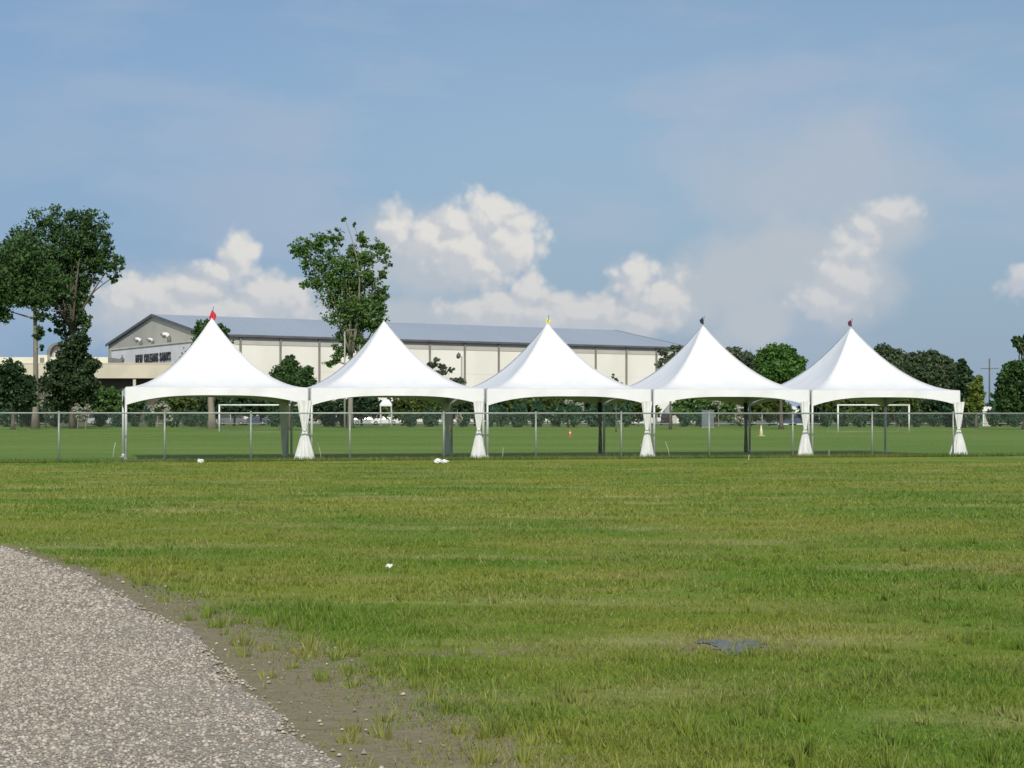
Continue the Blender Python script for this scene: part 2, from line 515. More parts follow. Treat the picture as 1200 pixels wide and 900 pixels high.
m, t, b = principled('gravel_bed', (0.3, 0.29, 0.25), 0.95, 0, 0.2)
g = t.node('ShaderNodeNewGeometry')
pos = g.outputs['Position']
vo = t.node('ShaderNodeTexVoronoi')
t.put(vo.inputs['Vector'], pos)
vo.inputs['Scale'].default_value = 45
cr = t.node('ShaderNodeSeparateColor')
t.put(cr.inputs[0], vo.outputs['Color'])
col = t.mix(cr.outputs[0], (0.31, 0.27, 0.215), (0.44, 0.395, 0.325))
col = t.mix(t.math('MULTIPLY', t.ramp(t.noise(pos, 0.8, 4, .6), .4, .65), 0.45), col, (0.24, 0.20, 0.15))
t.put(b.inputs['Base Color'], col)
bn = t.node('ShaderNodeBump')
bn.inputs['Strength'].default_value = 1.0
bn.inputs['Distance'].default_value = 0.02
bn.invert = True
t.put(bn.inputs['Height'], vo.outputs['Distance'])
t.put(b.inputs['Normal'], bn.outputs[0])
M['gravel'] = m

m, t, b = principled('pebbles', (0.4, 0.4, 0.4), 0.85, 0, 0.3)
at_ = t.node('ShaderNodeAttribute', attribute_name='shade')
cl = t.node('ShaderNodeValToRGB')
t.put(cl.inputs[0], at_.outputs['Fac'])
cl.color_ramp.elements[0].color = (0.19, 0.165, 0.135, 1)
cl.color_ramp.elements[1].color = (0.52, 0.465, 0.39, 1)
e = cl.color_ramp.elements.new(0.45)
e.color = (0.34, 0.295, 0.235, 1)
t.put(b.inputs['Base Color'], cl.outputs[0])
M['pebble'] = m

m, t, b = principled('puddle_water', (0.10, 0.095, 0.07), 0.3, 0, 0.28)
M['water'] = m

# ------------------------------------------------------------------ ground sheets
EDGE = [(-60, -8.0), (3.0, 0.7), (5.0, -0.05), (6.98, -0.73), (9.2, -1.5), (10.64, -2.0), (11.63, -2.37), (13.23, -3.05), (15.34, -4.0), (18.85, -5.92),
        (21.0, -7.6), (22.0, -10.0), (22.5, -14.0)]
WZ, WD = [5, 9, 10.6, 13, 16, 19], [1.1, 1.05, 0.9, 0.62, 0.32, 0.2]

def edge_x(z):
    return np.interp(z, [e[0] for e in EDGE[1:]], [e[1] for e in EDGE[1:]])

rs = np.random.RandomState(5)
xs = np.concatenate([-np.geomspace(3500, 13, 24), np.linspace(-12, 12, 161), np.geomspace(13, 3500, 24)])
ys = np.concatenate([-np.geomspace(600, 4, 10), np.linspace(0, 32, 215), np.geomspace(33, 7000, 40)])
gx, gy = np.meshgrid(xs, ys)
co = np.stack([gx.ravel(), gy.ravel(), np.zeros(gx.size)], 1)
nx, ny = len(xs), len(ys)
ii = np.arange(nx * ny).reshape(ny, nx)
fc = np.stack([ii[:-1, :-1].ravel(), ii[:-1, 1:].ravel(), ii[1:, 1:].ravel(), ii[1:, :-1].ravel()], 1)
me = mesh_np('ground', co, fc)
dd = gx - edge_x(gy)
wd = np.interp(gy, WZ, WD)
dirt = np.clip(1.5 - dd / wd, 0, 1) * (gy < 23) * (gy > 0)
# bare patch beside the puddle and scuffed ground along the bottom
dirt = np.maximum(dirt, 0.75 * np.exp(-(((gx - 1.5) / 0.8) ** 2 + ((gy - 10.7) / 0.7) ** 2)))
dirt = np.maximum(dirt, 0.55 * np.exp(-(((gx + 0.3) / 1.6) ** 2 + ((gy - 10.4) / 0.5) ** 2)))
a = me.attributes.new('dirt', 'FLOAT', 'POINT')
a.data.foreach_set('value', dirt.ravel().astype(np.float32))
link('ground', me, M['lawn'], kind='structure', label='mown lawn with dry streaks and bare soil beside the gravel')

def noise1(x, seed):
    r = np.random.RandomState(seed)
    s = np.zeros_like(x)
    for k in range(1, 9):
        s += np.sin(x * (1.7 ** k) * 0.9 + r.rand() * 6.28) / (1.35 ** k)
    return s

# gravel sheet
zz = np.linspace(1.0, 22.4, 220)
exx = edge_x(zz) + 0.07 * noise1(zz, 3) - 0.05
v = []
f_ = []
for i, z in enumerate(zz):
    v += [(min(exx[i], 30), z, 0.008), (-22, z, 0.008)]
    if i:
        f_.append((2 * i - 2, 2 * i, 2 * i + 1, 2 * i - 1))
me = mesh_np('gravel_path', v, f_)
link('gravel_path', me, M['gravel'], kind='structure', label='pale gravel pad in the lower left corner')

# pebbles
def pebbles(n, z0, z1, smin, smax, seed, spill):
    r = np.random.RandomState(seed)
    t_ = r.rand(n)
    z = z0 + (z1 - z0) * t_
    lo = -z * 0.335 - 0.3
    hi = edge_x(z)
    x = lo + (hi - lo) * r.rand(n)
    k = r.rand(n) < spill
    x[k] = hi[k] + np.abs(r.randn(k.sum())) * 0.3
    keep = (x > lo) & (r.rand(n) < np.clip(0.85 + .35 * np.sin(x * 2.3 + np.sin(z * 1.9) * 1.7) * np.sin(z * 2.9 + x), .35, 1)) & (r.rand(n) < np.clip((hi - x) / .35 + .35, .3, 1))
    x, z = x[keep], z[keep]
    n = len(x)
    oct_ = np.array([(1, 0, 0), (0, 1, 0), (-1, 0, 0), (0, -1, 0), (0, 0, 1), (.62, .62, .55), (-.62, .62, .55), (-.62, -.62, .55), (.62, -.62, .55)])
    fcs = np.array([(0, 5, 8), (1, 6, 5), (2, 7, 6), (3, 8, 7), (0, 1, 5), (1, 2, 6), (2, 3, 7), (3, 0, 8), (5, 6, 4), (6, 7, 4), (7, 8, 4), (8, 5, 4)])
    s = smin + (smax - smin) * r.rand(n) ** 2.2
    sc = np.stack([s * (0.8 + .5 * r.rand(n)), s * (0.7 + .4 * r.rand(n)), s * (0.55 + .35 * r.rand(n))], 1)
    pts = oct_[None] * (0.8 + 0.4 * r.rand(n, 9, 1)) * sc[:, None, :]
    an = r.rand(n) * 6.28
    ca, sa_ = np.cos(an)[:, None], np.sin(an)[:, None]
    X = pts[:, :, 0] * ca - pts[:, :, 1] * sa_ + x[:, None]
    Y = pts[:, :, 0] * sa_ + pts[:, :, 1] * ca + z[:, None]
    Z = pts[:, :, 2] + 0.009
    co = np.stack([X, Y, Z], 2).reshape(-1, 3)
    fa = (fcs[None] + (np.arange(n) * 9)[:, None, None]).reshape(-1, 3)
    return co, fa, np.repeat(np.clip(r.rand(n) * 0.8 + 0.2 * r.randn(n) + 0.1, 0, 1), 9)
c1, f1, s1 = pebbles(34000, 6.2, 12.5, 0.005, 0.015, 1, 0.012)
c2, f2, s2 = pebbles(14000, 12.5, 20.5, 0.009, 0.021, 2, 0.012)
me = mesh_np('gravel_stones', np.vstack([c1, c2]), np.vstack([f1, f2 + len(c1)]))
a = me.attributes.new('shade', 'FLOAT', 'POINT')
a.data.foreach_set('value', np.concatenate([s1, s2]).astype(np.float32))
link('gravel_stones', me, M['pebble'], kind='stuff', label='loose pale grey gravel stones', cat='gravel')

# ------------------------------------------------------------------ grass blades
def blades(n, z0, z1, h0, h1, wd, seed, mask_edge=True, power=1.0):
    r = np.random.RandomState(seed)
    z = z0 + (z1 - z0) * r.rand(n) ** power
    x = (r.rand(n) * 2 - 1) * (z * 0.33 + 0.4)
    # tufting: keep more where a lumpy function is high
    lump = np.sin(x * 2.1 + 1.3 * np.sin(z * 1.7)) * np.sin(z * 2.6 + 1.1 * np.sin(x * 1.9)) + 0.6 * np.sin(x * 7.3 + z * 3.1) * np.sin(z * 8.7 - x * 2.3)
    keep = r.rand(n) < np.clip(0.62 + 0.34 * lump, 0.12, 1)
    if mask_edge:
        ed = x - edge_x(z)
        ww = np.interp(z, WZ, WD)
        keep &= (ed > 0) & (r.rand(n) < np.clip((ed / ww) ** 2.0 * 0.8, 0.04, 1)) | (z > 22)
        keep &= (((x - 1.45) / 0.22) ** 2 + ((z - 10.6) / 0.36) ** 2 > 1) | (r.rand(n) < 0.4)
    x, z, lump = x[keep], z[keep], lump[keep]
    n = len(x)
    h = (h0 + (h1 - h0) * r.rand(n) ** 2) * (0.8 + 0.25 * np.clip(lump, -1, 1.5))
    an = r.rand(n) * 6.28
    dx, dy = np.cos(an) * wd / 2, np.sin(an) * wd / 2
    lx, ly = r.randn(n) * 0.55 * h, r.randn(n) * 0.55 * h
    co = np.zeros((n, 3, 3))
    co[:, 0] = np.stack([x - dx, z - dy, np.zeros(n) - .002], 1)
    co[:, 1] = np.stack([x + dx, z + dy, np.zeros(n) - .002], 1)
    co[:, 2] = np.stack([x + lx, z + ly, h], 1)
    shade = np.clip(0.5 + 0.28 * r.randn(n), 0, 1)
    dry = (r.rand(n) < 0.10) * (0.4 + 0.6 * r.rand(n))
    return co.reshape(-1, 3), np.repeat(shade, 3), np.repeat(dry, 3)
parts_ = [blades(260000, 6.3, 13, 0.018, 0.055, 0.007, 11), blades(190000, 13, 24, 0.02, 0.06, 0.012, 12), blades(165000, 24, 53, 0.025, 0.07, 0.024, 13)]
# taller weedy clumps
r = np.random.RandomState(77)
wx, ws, wdry = [], [], []
for i in range(520):
    z = 6.4 + 24 * r.rand() ** 1.6
    x = (r.rand() * 2 - 1) * z * 0.33
    if i < 120:
        z = 7 + 10 * r.rand()
        x = float(edge_x(z)) + 0.15 + abs(r.randn()) * 1.0
    elif x < edge_x(z) + 0.6:
        continue
    k = r.randint(14, 40)
    rad = 0.03 + 0.06 * r.rand()
    hh = 0.05 + 0.09 * r.rand() ** 2
    for j in range(k):
        a_ = r.rand() * 6.28
        q = rad * r.rand()
        bx, by = x + q * math.cos(a_), z + q * math.sin(a_)
        an = r.rand() * 6.28
        wl = 0.004 + 0.004 * r.rand()
        wx += [(bx - wl * math.cos(an), by - wl * math.sin(an), -.002), (bx + wl * math.cos(an), by + wl * math.sin(an), -.002),
               (bx + math.cos(a_) * hh * .6 * r.rand(), by + math.sin(a_) * hh * .6 * r.rand(), hh * (0.6 + .5 * r.rand()))]
        s_ = min(1, max(0, 0.6 + 0.25 * r.randn()))
        ws += [s_] * 3
        wdry += [0.35 if r.rand() < 0.3 else 0] * 3
parts_.append((np.array(wx), np.array(ws), np.array(wdry)))
co = np.vstack([p[0] for p in parts_])
me = mesh_np('lawn_grass', co, np.arange(len(co)).reshape(-1, 3))
for nm, k in (('shade', 1), ('dry', 2)):
    a = me.attributes.new(nm, 'FLOAT', 'POINT')
    a.data.foreach_set('value', np.concatenate([p[k] for p in parts_]).astype(np.float32))
link('lawn_grass', me, M['blades'], kind='stuff', label='short mown grass blades and weeds of the lawn', cat='grass')

# ------------------------------------------------------------------ tent row frame of reference
TP0 = Vector((-12.72, 53.39, 0))
TH = math.radians(14.3)
TU = Vector((math.cos(TH), math.sin(TH), 0))       # along the row
TN = Vector((-math.sin(TH), math.cos(TH), 0))      # away from the camera
PITCH = 6.1

def on_line(px, off):
    """parameter along the line parallel to the tents' front at distance off in front where image column px meets it"""
    o = TP0 - TN * off
    q = (px - 600) / F
    s = (q * o.y - o.x) / (TU.x - q * TU.y)
    return o + TU * s, s

FOFF = 0.9
# field beyond the fence
fo = TP0 - TN * (FOFF - 0.05)
v, f_ = [], []
for i, s in enumerate(np.linspace(-60, 90, 160)):
    p = fo + TU * s
    wob = 0.12 * math.sin(s * 3.1) + 0.08 * math.sin(s * 7.7)
    q = Vector((p.x * 4.2, 224 - p.x * .02, 0))
    v += [(p.x + TN.x * wob, p.y + TN.y * wob, 0.004), (q.x, q.y, 0.004)]
    if i:
        f_.append((2 * i - 2, 2 * i, 2 * i + 1, 2 * i - 1))
link('sports_field', mesh_np('sports_field', v, f_), M['field'], kind='structure', label='green playing field beyond the fence')
mb = MB()
mb.add([(-600, 224, .008), (700, 212, .008), (700, 262, .008), (-600, 262, .008)], [(0, 1, 2, 3)])
mb.build('grass_verge', M['field'], kind='structure')
mb = MB()
mb.add([(-700, 262, .012), (900, 262, .012), (900, 300, .012), (-700, 300, .012)], [(0, 1, 2, 3)])
mb.build('road', M['asphalt'], kind='structure')
mb = MB()
mb.add([(-700, 300, .016), (900, 300, .016), (900, 420, .016), (-700, 420, .016)], [(0, 1, 2, 3)])
mb.build('parking_lot', M['asphalt'], kind='structure')
mb = MB()
mb.box(-700, 900, 299.8, 300.1, 0, 0.15)
mb.build('kerb', M['concrete'], kind='structure')

# long unmown grass along the fence foot
r = np.random.RandomState(9)
n = 30000
s = r.rand(n) * 62 - 18
off = r.randn(n) * 0.16 + FOFF - 0.1
px_ = TP0.x + TU.x * s - TN.x * off
py_ = TP0.y + TU.y * s - TN.y * off
h = 0.05 + 0.16 * r.rand(n) ** 2
an = r.rand(n) * 6.28
co = np.zeros((n, 3, 3))
co[:, 0] = np.stack([px_ - .014 * np.cos(an), py_ - .014 * np.sin(an), 0 * h], 1)
co[:, 1] = np.stack([px_ + .014 * np.cos(an), py_ + .014 * np.sin(an), 0 * h], 1)
co[:, 2] = np.stack([px_ + r.randn(n) * .04, py_ + r.randn(n) * .04, h], 1)
me = mesh_np('fence_grass', co.reshape(-1, 3), np.arange(3 * n).reshape(-1, 3))
a = me.attributes.new('shade', 'FLOAT', 'POINT')
a.data.foreach_set('value', np.repeat(np.clip(.12 + .15 * r.randn(n), 0, 1), 3).astype(np.float32))
a = me.attributes.new('dry', 'FLOAT', 'POINT')
a.data.foreach_set('value', np.zeros(3 * n, dtype=np.float32))
link('fence_grass', me, M['blades'], kind='stuff', label='longer unmown grass along the foot of the chain link fence', cat='grass')

# puddle
mb = MB()
for (cx_, cy_, ax_, ay_, sd_) in ((1.44, 10.62, .15, .30, 1), (1.60, 10.8, .08, .13, 2), (1.29, 10.85, .07, .10, 3)):
    ring = []
    for k in range(40):
        q = 2 * math.pi * k / 40
        rr_ = 1 + .22 * math.sin(3 * q + sd_) + .16 * math.sin(7 * q + 2 * sd_) + .1 * math.sin(13 * q)
        ring.append((cx_ + ax_ * rr_ * math.cos(q), cy_ + ay_ * rr_ * math.sin(q), 0.006 + .001 * sd_))
    mb.add(ring, [tuple(range(40))])
mb.build('puddle', M['water'], kind='structure', label='small rain puddle in the grass reflecting the sky')

# ------------------------------------------------------------------ tents
HALF = 2.985
EAVE, PEAK = 2.44, 4.93

def canopy_mesh():
    nr, ns = 34, 16
    v, f = [], []
    tt = [0.012 + (1 - 0.012) * (i / nr) ** 1.15 for i in range(nr + 1)]
    for t_ in tt:
        for side in range(4):
            for k in range(ns):
                m_ = -1 + 2 * k / ns
                x, y = [(m_, -1), (1, m_), (-m_, 1), (-1, -m_)][side]
                z = EAVE + (PEAK - EAVE) * (1 - t_) ** 1.88
                sag = (1 - m_ * m_) * math.sin(math.pi * min(1, t_) ** 0.8)
                z -= 0.05 * sag
                rr = HALF * t_
                inn = 1 - 0.035 * (1 - m_ * m_) * math.sin(math.pi * t_)
                v.append((x * rr * inn, y * rr * inn, z))
    n = 4 * ns
    for i in range(nr):
        for k in range(n):
            f.append((i * n + k, (i + 1) * n + k, (i + 1) * n + (k + 1) % n, i * n + (k + 1) % n))
    v.append((0, 0, PEAK + 0.02))
    # cap as small quads pairs
    me = bpy.data.meshes.new('canopy')
    f += [(len(v) - 1, k, (k + 1) % n) for k in range(n)]
    me.from_pydata(v, [], f)
    me.polygons.foreach_set('use_smooth', [True] * len(f))
    me.update()
    bm = bmesh.new()
    bm.from_mesh(me)
    bmesh.ops.recalc_face_normals(bm, faces=bm.faces)
    bm.to_mesh(me)
    bm.free()
    return me

def valance_mesh(seed):
    r = random.Random(seed)
    n, mrow = 44, 5
    v, f = [], []
    ph = [r.random() * 6 for _ in range(4)]
    for i in range(n + 1):
        x = -1 + 2 * i / n
        dep = 0.255 + 0.335 * abs(x) ** 3.1
        for j in range(mrow + 1):
            q = j / mrow
            wob = q * (0.012 * math.sin(9 * x + ph[0]) + 0.008 * math.sin(23 * x + ph[1]))
            v.append((x * HALF * (1 + 0.0 * q), -HALF - 0.002 - 0.015 * q + wob, EAVE + 0.004 - q * dep))
    for i in range(n):
        for j in range(mrow):
            a_ = i * (mrow + 1) + j
            f.append((a_, a_ + 1, a_ + mrow + 2, a_ + mrow + 1))
    return mesh_np('valance', v, f, True)

def curtain_mesh(wtop, wbot, tie=0.45, seed=0, depth=0.5, lean=0.0):
    """gathered curtain, tied at the given share of its height; from z=2.0 down to 0.02"""
    r = random.Random(seed)
    n, rows = 56, 30
    v, f = [], []
    ph = [r.random() * 6 for _ in range(3)]
    H = 2.02
    for i in range(rows + 1):
        z = 0.03 + (H - 0.03) * i / rows
        q = z / H
        if q < tie:
            w_ = 0.045 + (wbot / 2 - 0.045) * ((tie - q) / tie) ** 0.82
        else:
            w_ = 0.045 + (wtop / 2 - 0.045) * min(1, ((q - tie) / (1 - tie)) ** 0.75)
        cx = lean * (1 - q)
        for k in range(n):
            a_ = 2 * math.pi * k / n
            fold = 1 + 0.17 * math.sin(9 * a_ + ph[0]) + 0.08 * math.sin(14 * a_ + ph[1] + 3 * q)
            v.append((cx + w_ * fold * math.cos(a_), w_ * depth * fold * math.sin(a_), z))
    for i in range(rows):
        for k in range(n):
            f.append((i * n + k, i * n + (k + 1) % n, (i + 1) * n + (k + 1) % n, (i + 1) * n + k))
    return mesh_np('curtain', v, f, True)

canopy_me = canopy_mesh()
canopy_me.materials.append(M['vinyl'])
seam_me = []
for q in (0, 2, 4, 6):
    hip = q % 2 == 0
    a_ = q * math.pi / 4 + math.pi / 4
    v, f_ = [], []
    for i in range(31):
        t_ = 0.03 + 0.965 * i / 30
        sag = 0 if hip else math.sin(math.pi * t_ ** 0.8)
        inn = 1 if hip else 1 - 0.035 * math.sin(math.pi * t_)
        rad = HALF * t_ * inn * (math.sqrt(2) if hip else 1)
        z = EAVE + (PEAK - EAVE) * (1 - t_) ** 1.88 - 0.05 * sag
        for s_ in (-1, 0, 1):
            w_ = 0.028 * s_
            v.append((rad * math.cos(a_) - w_ * math.sin(a_), rad * math.sin(a_) + w_ * math.cos(a_), z + (0.016 if s_ == 0 else -0.004)))
        if i:
            for k in (0, 1):
                f_.append((3 * i - 3 + k, 3 * i + k, 3 * i + k + 1, 3 * i - 2 + k))
    me_ = mesh_np('seam', v, f_, True)
    me_.materials.append(M['seam'])
    seam_me.append(me_)
val_me = [valance_mesh(i) for i in range(2)]
for x in val_me:
    x.materials.append(M['vinyl'])
mb = MB()
mb.tube([(0, 0, 0.02), (0, 0, EAVE - 0.03)], 0.043, 10)
leg_o = mb.build('leg', M['alu'])
leg_me = leg_o.data
bpy.data.objects.remove(leg_o)
mb = MB()
mb.box(-.13, .13, -.13, .13, 0, 0.014)
mb.tube([(0, 0, .01), (0, 0, .12)], 0.055, 10)
fo_ = mb.build('foot_plate', M['alu'])
foot_me = fo_.data
bpy.data.objects.remove(fo_)
mb = MB()
mb.tube([(-HALF + .06, 0, 0), (HALF - .06, 0, 0)], 0.036, 8)
ra_ = mb.build('eave_rail', M['alu'])
rail_me = ra_.data
bpy.data.objects.remove(ra_)

def flag_mesh(wd, ht, seed, lean):
    v, f = [], []
    n, rows = 12, 8
    r = random.Random(seed)
    for i in range(n + 1):
        q = i / n
        for j in range(rows + 1):
            p = j / rows
            v.append((q * wd, 0.05 * math.sin(6 * q + 2 * p + seed) * q, p * ht * (1 - 0.45 * q) + lean * q))
    for i in range(n):
        for j in range(rows):
            a_ = i * (rows + 1) + j
            f.append((a_, a_ + 1, a_ + rows + 2, a_ + rows + 1))
    return mesh_np('flag', v, f, True)

flags = [('red', 0.24, 0.34), None, ('yellow', 0.17, 0.22), ('navy', 0.13, 0.28), ('maroon', 0.13, 0.28)]
labels = ['white peaked frame tent topped by a red flag, leftmost of the row',
          'white peaked frame tent with bare tip, second from the left',
          'white peaked frame tent topped by a yellow flag, middle of the row',
          'white peaked frame tent topped by a small navy flag, fourth from left',
          'white peaked frame tent topped by a small maroon flag, rightmost of the row']
curt = [dict(wtop=0.42, wbot=0.66, dx=-0.10), dict(wtop=0.36, wbot=0.50, dx=-0.18), dict(wtop=0.34, wbot=0.50, dx=-0.14),
        dict(wtop=0.34, wbot=0.56, dx=-0.16), dict(wtop=0.42, wbot=0.66, dx=-0.05)]
lp = HALF - 0.01
for i in range(5):
    cpos = TP0 + TU * (PITCH * (i + 0.5)) + TN * (PITCH / 2)
    T = thing('frame_tent', labels[i], 'tent', cpos, TH, 'white frame tents standing in a row behind the fence')
    cn_ = link('canopy', canopy_me, None, T)
    for me_ in seam_me:
        link('seam', me_, None, cn_)
    for k in range(4):
        o = link('valance', val_me[k % 2], None, T)
        o.rotation_euler = (0, 0, k * math.pi / 2)
        o = link('eave_rail', rail_me, None, T)
        a_ = k * math.pi / 2
        o.rotation_euler = (0, 0, a_)
        o.location = (math.sin(a_) * (HALF - .06), -math.cos(a_) * (HALF - .06), EAVE - 0.045)
        lx, ly = [(-1, -1), (1, -1), (1, 1), (-1, 1)][k]
        o = link('leg', leg_me, None, T)
        o.location = (lx * lp, ly * (lp - 0.03), 0)
        f2_ = link('foot_plate', foot_me, None, o)
    mb = MB()
    mb.tube([(0, 0, 3.05), (0, 0, PEAK - 0.02)], 0.04, 8)
    for lx, ly in ((-1, -1), (1, -1), (1, 1), (-1, 1)):
        mb.tube([(0, 0, 3.08), (lx * (HALF - .1), ly * (HALF - .1), EAVE - .05)], 0.006, 4)
    mb.build('mast', M['alu'], T)
    if flags[i]:
        cn, fw, fh = flags[i]
        mb = MB()
        mb.tube([(0, 0, PEAK - .03), (0.06, 0, PEAK + fh + 0.07)], 0.012, 6)
        st_ = mb.build('flag_staff', M['pole_wood'], T)
        me = flag_mesh(fw, fh, i, 0.03)
        o = link('flag', me, M[cn], st_, label=cn + ' cloth flag hanging from the tent tip')
        o.location = (-0.05 if i else -0.11, 0, PEAK - 0.02)
        o.rotation_euler = (0, math.radians(12 if i else 22), math.radians(180 if i in (3, 4) else 15))
        if i == 3 or i == 4:
            o.location = (0.05, 0, PEAK + 0.04)
    c_ = curt[i]
    me = curtain_mesh(c_['wtop'], c_['wbot'], 0.5 if i < 4 else 0.5, i)
    o = link('curtain', me, M['curtain'], T)
    o.location = (lp + c_['dx'], -lp - 0.03, 0)
    mb = MB()
    mb.tube([(0, 0, 0.985), (0, 0, 1.035)], 0.058, 12)
    tb = mb.build('tie_band', M['curtain'], o)
    # back right corner hangings
    if i == 0:
        me = curtain_mesh(0.34, 0.30, 0.02, 20)
        o = link('curtain', me, M['curtain'], T)
        o.location = (lp - 0.12, lp - 0.05, 0.0)
    elif i == 1:
        me = curtain_mesh(0.30, 0.34, 0.5, 21)
        o = link('curtain', me, M['curtain'], T)
        o.location = (lp - 0.02, lp - 0.05, 0.0)
    elif i in (2, 3):
        me = curtain_mesh(0.16, 0.15, 0.5, 22 + i, 0.8)
        o = link('curtain', me, M['drape_shaded'], T, label='bundled hanging, shade painted dark green')
        o.location = (lp - 0.02, lp - 0.05, 0.0)

# ------------------------------------------------------------------ chain link fence
FH = 1.60
FT = thing('chain_link_fence', 'long galvanised chain link fence crossing the lawn in front of the tents', 'fence', TP0 - TN * FOFF, TH)
post_px = [-170, -50, 69, 193, 294, 410, 520, 628, 728, 831, 929, 1022, 1117, 1207, 1290]
ps = [on_line(x, FOFF)[1] for x in post_px]
ps = [ps[0] - 3.3 * k for k in range(5, 0, -1)] + ps + [ps[-1] + 3.1 * k for k in range(1, 5)]
mb = MB()
mb.tube([(0, 0, -.05), (0, 0, FH)], 0.032, 8)
mb.tube([(0, 0, FH), (0, 0, FH + .03), (0, 0, FH + .06)], [0.045, 0.04, 0.012], 8)
po = mb.build('post', M['galv'], FT)
po.location = (ps[0], 0, 0)
for s in ps[1:]:
    o = po.copy()
    COL.objects.link(o)
    o.location = (s, 0, 0)
mb = MB()
mb.tube([(ps[0], -0.0, FH - .01), (ps[-1], -0.0, FH - .01)], 0.027, 8)
mb.build('top_rail', M['galv'], FT)
mb = MB()
mb.tube([(ps[0], -0.03, 0.06), (ps[-1], -0.03, 0.06)], 0.003, 4)
mb.build('tension_wire', M['wire'], FT)
# one bay of woven wire, 3 m wide
bw, bh, step, wr = 3.0, FH - 0.06, 0.07, 0.00115
v, f_ = [], []
def wire(x0, z0, x1, z1, y):
    b_ = len(v)
    L = math.hypot(x1 - x0, z1 - z0)
    if L < 0.03:
        return
    nx_, nz_ = -(z1 - z0) / L * wr, (x1 - x0) / L * wr
    for (x, z) in ((x0, z0), (x1, z1)):
        v.extend([(x + nx_, y, z + nz_), (x - nx_, y, z - nz_), (x, y + wr * 1.6, z)])
    for k in range(3):
        f_.append((b_ + k, b_ + (k + 1) % 3, b_ + 3 + (k + 1) % 3, b_ + 3 + k))
k = -bh
while k < bw:
    x0, z0, x1, z1 = k, 0.0, k + bh, bh
    if x0 < 0:
        z0 -= x0
        x0 = 0
    if x1 > bw:
        z1 -= (x1 - bw)
        x1 = bw
    wire(x0, z0 + .05, x1, z1 + .05, 0.0)
    wire(bw - x0, z0 + .05, bw - x1, z1 + .05, 0.003)
    k += step
me = mesh_np('wire_mesh', v, f_)
me.materials.append(M['wire'])
for a_, b_ in zip(ps, ps[1:]):
    o = link('wire_mesh', me, None, FT)
    o.location = (a_, -0.04, 0)
    o.scale = ((b_ - a_) / bw, 1, 1)

# small pale webbing stakes by the tents
stakes = [(132, 540, 0.62, 0.09, 'thin pale stake leaning in the grass left of the first tent'),
          (377, 539, 0.55, -0.14, 'thin pale stake leaning beside the first tied curtain'),
          (589, 538, 0.40, 0.02, 'short pale stake in the grass right of the second curtain'),
          (750, 530, 0.34, 0.05, 'short pale stake left of the third curtain'),
          (785, 537, 0.60, -0.16, 'pale stake leaning left just beyond the middle tent'),
          (877, 540, 0.20, 0.03, 'low pale stake below the fence under the fourth tent'),
          (971, 536, 0.26, 0.03, 'short pale stake right of the fourth curtain')]
for x, y, h, l, lb in stakes:
    mb = MB()
    mb.tube([(0, 0, -.05), (l * .4, 0, h * .55), (l, 0.03, h)], [0.016, 0.013, 0.01], 6)
    mb.build('tent_stake', M['stake'], None, label=lb, cat='stake', group='pale stakes near the tents').location = gnd(x, y)

# white bags and litter
def crumple(name, label, cat, loc, sx_, sy_, sz_, seed, grp=None, mat=None):
    bm = bmesh.new()
    bmesh.ops.create_icosphere(bm, subdivisions=3, radius=1)
    r = random.Random(seed)
    ph = [r.random() * 6 for _ in range(6)]
    for q in bm.verts:
        c = q.co
        d = 1 + .16 * math.sin(4 * c.x + ph[0]) * math.sin(5 * c.y + ph[1]) + .12 * math.sin(7 * c.z + 5 * c.x + ph[2]) + .05 * r.uniform(-1, 1)
        c *= d
        q.co = (c.x * sx_, c.y * sy_, max(c.z, -.75) * sz_ + .75 * sz_)
    me = bpy.data.meshes.new(name)
    bm.to_mesh(me)
    bm.free()
    o = link(name, me, mat or M['bag'], None, label=label, cat=cat, group=grp)
    o.location = loc
    return o
crumple('white_bag', 'small round white bag on the grass below the first tent', 'bag', gnd(235, 542.5), .10, .09, .075, 1)
crumple('white_bag', 'wide white sandbag at the fence foot below the second tent', 'bag', gnd(513, 543), .12, .1, .085, 2, 'pair of white bags at the fence post')
crumple('white_bag', 'smaller white bag touching the right end of the sandbag', 'bag', gnd(521, 543), .12, .09, .07, 3, 'pair of white bags at the fence post')
# crumpled paper litter
mb = MB()
nn = 7
r = random.Random(8)
vs = [((i / (nn - 1) - .5) * .055, (j / (nn - 1) - .5) * .035, 0.02 + .014 * math.sin(i * 1.4 + j) + .01 * r.random() + (0.02 * i / nn)) for i in range(nn) for j in range(nn)]
mb.add(vs, [(i * nn + j, i * nn + j + 1, (i + 1) * nn + j + 1, (i + 1) * nn + j) for i in range(nn - 1) for j in range(nn - 1)])
o = mb.build('paper_scrap', M['bag'], None, label='crumpled scrap of white paper lying alone on the mown lawn', cat='litter')
o.location = gnd(455, 670)
o.rotation_euler = (0.5, .2, .4)
o.location.z = 0.03

